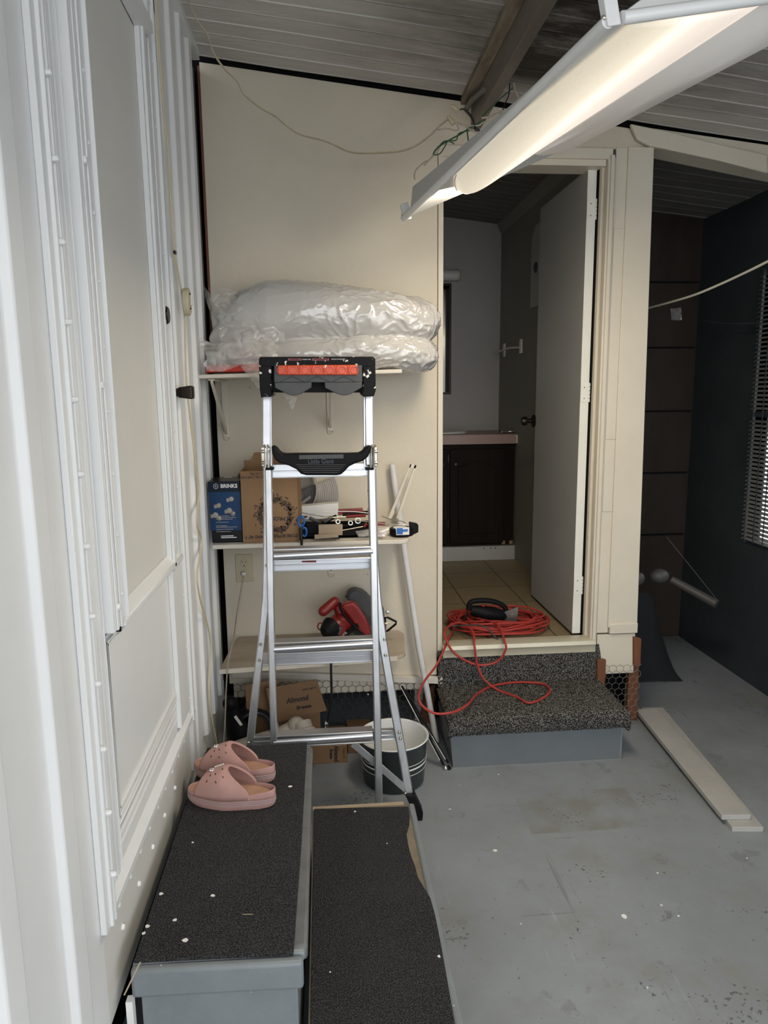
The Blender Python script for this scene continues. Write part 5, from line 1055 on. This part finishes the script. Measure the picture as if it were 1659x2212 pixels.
pp_ = thing('white_pipe', 'dim white pipe with rounded elbow resting on the dark heap', 'pipe', P(1500, 1275, y=3.2))
MB().tube([P(1450, 1252, y=3.24), P(1480, 1268, y=3.2), P(1548, 1305, y=3.08)], [.018, .020, .022], 14).build('tube', M['dim'], pp_)
MB().ball(P(1424, 1244, y=3.25), .045, 10, (1.1, .8, .8)).build('elbow', M['dim'], pp_)
MB().ball(P(1380, 1250, y=3.25), .03, 8, (1, .7, 1.1)).build('pipe_end', M['dim'], pp_)
MB().tube([P(1440, 1160, y=3.2), P(1495, 1228, y=3.15), P(1551, 1298, y=3.08)], .0016, 6).build('thin_rail', M['dim'], label='thin pale rod slanting down to the end of the white pipe', cat='rod')
MB().tube(spline([P(1385, 672, y=3.3), P(1402, 665, y=3.25), P(1440, 655, y=3.1), P(1500, 637, y=2.9), P(1560, 612, y=2.75), P(1620, 584, y=2.6), P(1662, 563, y=2.5), P(1700, 545, y=2.4)], 6), .0048, 8).build('clothes_line', M['rope'], label='white rope sagging across the dark side room opening', cat='rope')
MB().tube(spline([P(1520, 693, y=3.5), P(1580, 699, y=3.3), P(1660, 697, y=3.1)], 6), .003, 6).build('thin_line', M['darkwall'], label='faint thin line strung lower than the white rope', cat='rope')
crumple(quadfn(P(1448, 668, y=3.86), P(1470, 664, y=3.86), P(1472, 692, y=3.86), P(1450, 692, y=3.86), .02), 12, 12, .012, 60).build('plastic_scrap', M['film'], label='crumpled pale scrap stuck on the dark brown wall', cat='scrap')

# ================================================================== CORDS ON THE LEFT WALL
wc = thing('lamp_cord', 'cream twin lamp cord with inline switch running down the ribbed wall', 'cord', (-.41, 2.4, 1.2))
cpix = [(338, -20), (338, 30), (345, 130), (352, 230), (363, 330), (368, 430), (376, 540), (386, 600), (392, 632), (398, 672), (400, 740), (403, 830), (419, 976), (430, 1061), (424, 1128), (435, 1172), (426, 1240), (432, 1294), (454, 1382), (451, 1480), (457, 1548), (470, 1615)]
for o in (0, .006):
    MB().tube([p+V((0, o, 0)) for p in spline([P(a, c, x=-.405) for (a, c) in cpix], 6)], .0024, 6).build('cable', M['cordcream'], wc)
q = P(396, 652, x=-.402)
g = MB().prism([V((q.x, q.y+.030*math.cos(t*.5236)*1.0, q.z+.040*math.sin(t*.5236))) for t in range(12)], (.020, 0, 0)); so = g.build('inline_switch', M['beige'], wc, bev=.005, seg=3)
for dz in (.022, -.02): MB().ball((q.x+.021, q.y-.006, q.z+dz), .0025, 5).build('switch_screw', M['black'], so)
MB().box((q.x+.018, q.y+.010, q.z-.008), (q.x+.024, q.y+.018, q.z+.02)).build('rocker', M['whitep'], so)
MB().box(P(377, 545, x=-.402)+V((-.003, -.006, -.004)), P(377, 545, x=-.402)+V((.004, .010, .004))).build('staple', M['bronze'], wc)
hw = thing('ceiling_wire', 'thin cream cord drooping across the wall from the ceiling corner', 'cord', (0, 2.7, 2.3))
hpix = [(400, -15), (407, 0), (425, 42), (447, 72), (461, 112), (483, 145), (512, 174), (526, 201), (562, 231), (595, 250), (620, 271), (649, 289), (704, 304), (758, 327), (812, 329), (866, 325), (902, 311), (931, 289), (950, 270), (968, 256)]
for (o, m) in ((0, M['cordcream']), (.004, M['cordwhite'])):
    MB().tube([p+V((0, 0, -o)) for p in spline([P(a, c, y=2.44+.017*i if i < 14 else 2.68) for i, (a, c) in enumerate(hpix)], 6)], .0021, 6).build('cable', m, hw)
wb_ = thing('wire_bundle', 'loose tangle of black green and cream wires above the hanging lamp', 'wires', P(1000, 270, y=2.6))
def wire(pix, r, m, name='wire', y=2.55): MB().tube(spline([P(a, c, y=y) for (a, c) in pix], 6), r, 6).build(name, m, wb_)
wire([(990, 237), (1002, 236), (1012, 243), (1022, 258), (1025, 272), (1035, 282), (1045, 290)], .0028, M['wireblack']); wire([(1002, 236), (1015, 250), (1023, 265), (1026, 280), (1037, 285)], .0028, M['wireblack'])
wire([(1101, 180), (1099, 205), (1092, 222), (1086, 238), (1078, 250)], .002, M['wireblack']); wire([(1108, 190), (1090, 205), (1065, 228), (1042, 252)], .002, M['wiregreen'])
wire([(1110, 180), (1113, 195), (1118, 205), (1120, 212)], .004, M['cordwhite'])
wire([(935, 337), (940, 325), (955, 312), (970, 303), (985, 295), (998, 288), (1012, 278), (1030, 268), (1048, 260)], .0026, M['wiregreen']); wire([(935, 336), (950, 332), (960, 318), (968, 305), (985, 303), (990, 290), (1000, 285), (1015, 282)], .0022, M['wiregreen'])
wire([(1009, 283), (1011, 300), (1012, 308)], .0024, M['wiregreen']); wire([(945, 320), (960, 305), (975, 307), (981, 311)], .002, M['wiregreen'])
wire([(896, 388), (895, 378), (900, 365), (915, 352), (928, 345), (936, 335)], .0028, M['cordwhite']); wire([(916, 358), (925, 348), (935, 338), (950, 320)], .0024, M['cordwhite'])
wire([(986, 265), (1000, 270), (1020, 272), (1035, 270), (1046, 262)], .003, M['cordwhite']); wire([(1040, 255), (1058, 252), (1075, 245), (1090, 238)], .0035, M['cordwhite']); wire([(986, 265), (990, 278), (985, 282), (965, 278), (945, 281)], .0024, M['cordwhite']); wire([(1003, 271), (1015, 280), (1030, 286), (1048, 278), (1050, 274)], .0026, M['cordwhite'])
for (pix, lab) in ((((973, 228), (980, 231), (988, 238), (984, 243)), 'a'), (((968, 250), (973, 258), (979, 266), (983, 264)), 'b')):
    MB().tube([P(a, c, y=2.55) for (a, c) in pix], [.005, .009, .011, .006], 8).build('wire_nut', M['beige'], wb_)
S('trim_23', MB().tube([P(1045, 195, y=2.6), P(1020, 215, y=2.72), P(1008, 235, y=2.83)], .010, 8), M['ceildull'])

# ================================================================== HANGING LAMP
lA, lL, lW = V((.5, 1.282, 2.065)), V((-.172, .985, -.033)).normalized(), V((.959, .175, .224))
lW = (lW-lL*lW.dot(lL)).normalized(); lN = lL.cross(lW).normalized()
if lN.z > 0: lN = -lN
lm = thing('ceiling_light', 'long white fluorescent fixture hanging crooked with its lens lit', 'ceiling light', local=Matrix(((lW.x, lL.x, -lN.x, lA.x), (lW.y, lL.y, -lN.y, lA.y), (lW.z, lL.z, -lN.z, lA.z), (0, 0, 0, 1))))
# local axes: x across, y along, z up (away from the lit side)
pan = [(0, 0), (0, 1.22), (.334, .743), (.517, .203), (.575, 0)]
MB().prism([(x, y, 0) for (x, y) in pan], (0, 0, .006)).build('pan', M['lamp'], lm, bev=.002)
g = MB(); g.tube([(-.004, 0, .001), (-.004, 1.22, .001)], .011, 12); g.tube([(.02, -.006, .001), (.575, -.006, .001)], .011, 12); g.build('edge_flange', M['lamp'], lm)
g = MB(); ins = [(.012, .008), (.012, 1.20), (.325, .735), (.50, .20), (.56, .008)]; tp_ = [(.17, .03), (.02, 1.14), (.28, .70), (.42, .2), (.45, .03)]
n = 5; g.add([(x, y, .006) for (x, y) in ins]+[(x, y, .075) for (x, y) in tp_], [(k, (k+1) % n, n+(k+1) % n, n+k) for k in range(n)]+[tuple(range(n, 2*n))]); g.build('housing', M['lamp'], lm, bev=.002)
for y in (-.004, 1.205):
    g = MB().box((-.008, y-.002, -.008), (.018, y+.016, .045)); t2 = g.build('corner_tab', M['lamp'], lm, bev=.002); MB().ball((-.009, y+.006, .008), .005, 6).build('screw', M['steel'], t2)
# lens: ribbed trough, left side lit by the tube, right wing lifted by a faint added glow
def lens_mat():
    m = bpy.data.materials.new('lit ribbed lens'); m.use_nodes = True; N = m.node_tree.nodes; L = m.node_tree.links; b = N['Principled BSDF']
    b.inputs['Base Color'].default_value = (.55, .53, .49, 1); b.inputs['Roughness'].default_value = .3
    tc = N.new('ShaderNodeTexCoord'); sp = N.new('ShaderNodeSeparateXYZ'); L.new(tc.outputs['Object'], sp.inputs[0])
    r = N.new('ShaderNodeValToRGB'); e = r.color_ramp.elements; e[0].position = .0; e[0].color = (.42, .37, .28, 1); e[1].position = 1; e[1].color = (.72, .62, .54, 1)
    for p, c in ((.30, (.62, .54, .41)), (.5, (.80, .70, .54)), (.62, (1.2, 1.04, .85)), (.75, (.86, .75, .65))): x = e.new(p); x.color = (*c, 1)
    mr = N.new('ShaderNodeMapRange'); mr.inputs[1].default_value = .0; mr.inputs[2].default_value = .27; L.new(sp.outputs[0], mr.inputs[0]); L.new(mr.outputs[0], r.inputs[0]); L.new(r.outputs[0], b.inputs['Emission Color']); b.inputs['Emission Strength'].default_value = 1.0
    wv = N.new('ShaderNodeMath'); wv.operation = 'SINE'; ml = N.new('ShaderNodeMath'); ml.operation = 'MULTIPLY'; ml.inputs[1].default_value = 1500; L.new(sp.outputs[0], ml.inputs[0]); L.new(ml.outputs[0], wv.inputs[0])
    bp = N.new('ShaderNodeBump'); bp.inputs['Strength'].default_value = .3; bp.inputs['Distance'].default_value = .001; L.new(wv.outputs[0], bp.inputs['Height']); L.new(bp.outputs[0], b.inputs['Normal']); return m
ML = lens_mat(); nx_, ny = 20, 40; vs = []
def lens(i, j):
    u = i/nx_; yend = .76+.15*math.sin(math.pi*min(1, u*1.0))**.7+.10*u; y = .0+yend*j/ny
    x0 = .048-.082*min(y, .61)+max(0, y-.61)*.07; x1 = .314-.138*min(y, .75)-max(0, y-.75)*.13
    x = x0+(x1-x0)*u; rim = min(1, (yend-y)/.05+.05)
    return V((x, y, -.005-(.006+.03*max(0, y-.35))*math.sin(math.pi*u)**.7*rim**.5))
for j in range(ny+1):
    for i in range(nx_+1): vs.append(lens(i, j))
MB().add(vs, [(j*(nx_+1)+i, j*(nx_+1)+i+1, (j+1)*(nx_+1)+i+1, (j+1)*(nx_+1)+i) for j in range(ny) for i in range(nx_)]).build('lit_lens', ML, lm, solid=.001, ang=60)
MB().tube([lens(i, ny)+V((0, 0, -.001)) for i in range(nx_+1)], .002, 6).build('lens_rim', M['lamp'], lm)
MP = mat('ribbed lens wing', (.66, .63, .59), .4, var=.03); MP.node_tree.nodes['Principled BSDF'].inputs['Emission Color'].default_value = (1, .93, .86, 1); MP.node_tree.nodes['Principled BSDF'].inputs['Emission Strength'].default_value = .13
MB().add([(.312, .004, -.006), (.575, .0, -.006), (.517, .203, -.006), (.334, .743, -.006), (.245, .715, -.010), (.218, .70, -.008)], [(0, 1, 2, 3, 4, 5)]).build('lens_wing', MP, lm, solid=.001)
# lamps light
la = bpy.data.lights.new('tube_glow', 'AREA'); la.shape = 'RECTANGLE'; la.size = .16; la.size_y = .8; la.energy = 16; la.color = (1, .86, .66)
lo = bpy.data.objects.new('tube_glow', la); COL.objects.link(lo); lo.parent = lm; lo.location = (.15, .45, -.062)

lb2 = bpy.data.lights.new('pan_end_fill', 'AREA'); lb2.shape = 'RECTANGLE'; lb2.size = .16; lb2.size_y = .05; lb2.energy = 1.2; lb2.color = (1, .88, .7)  # extra area light added to brighten the far end of the pan
lo = bpy.data.objects.new('pan_end_fill', lb2); COL.objects.link(lo); lo.parent = lm; lo.location = (.12, .93, -.035); lo.rotation_euler = (math.radians(105), 0, 0)
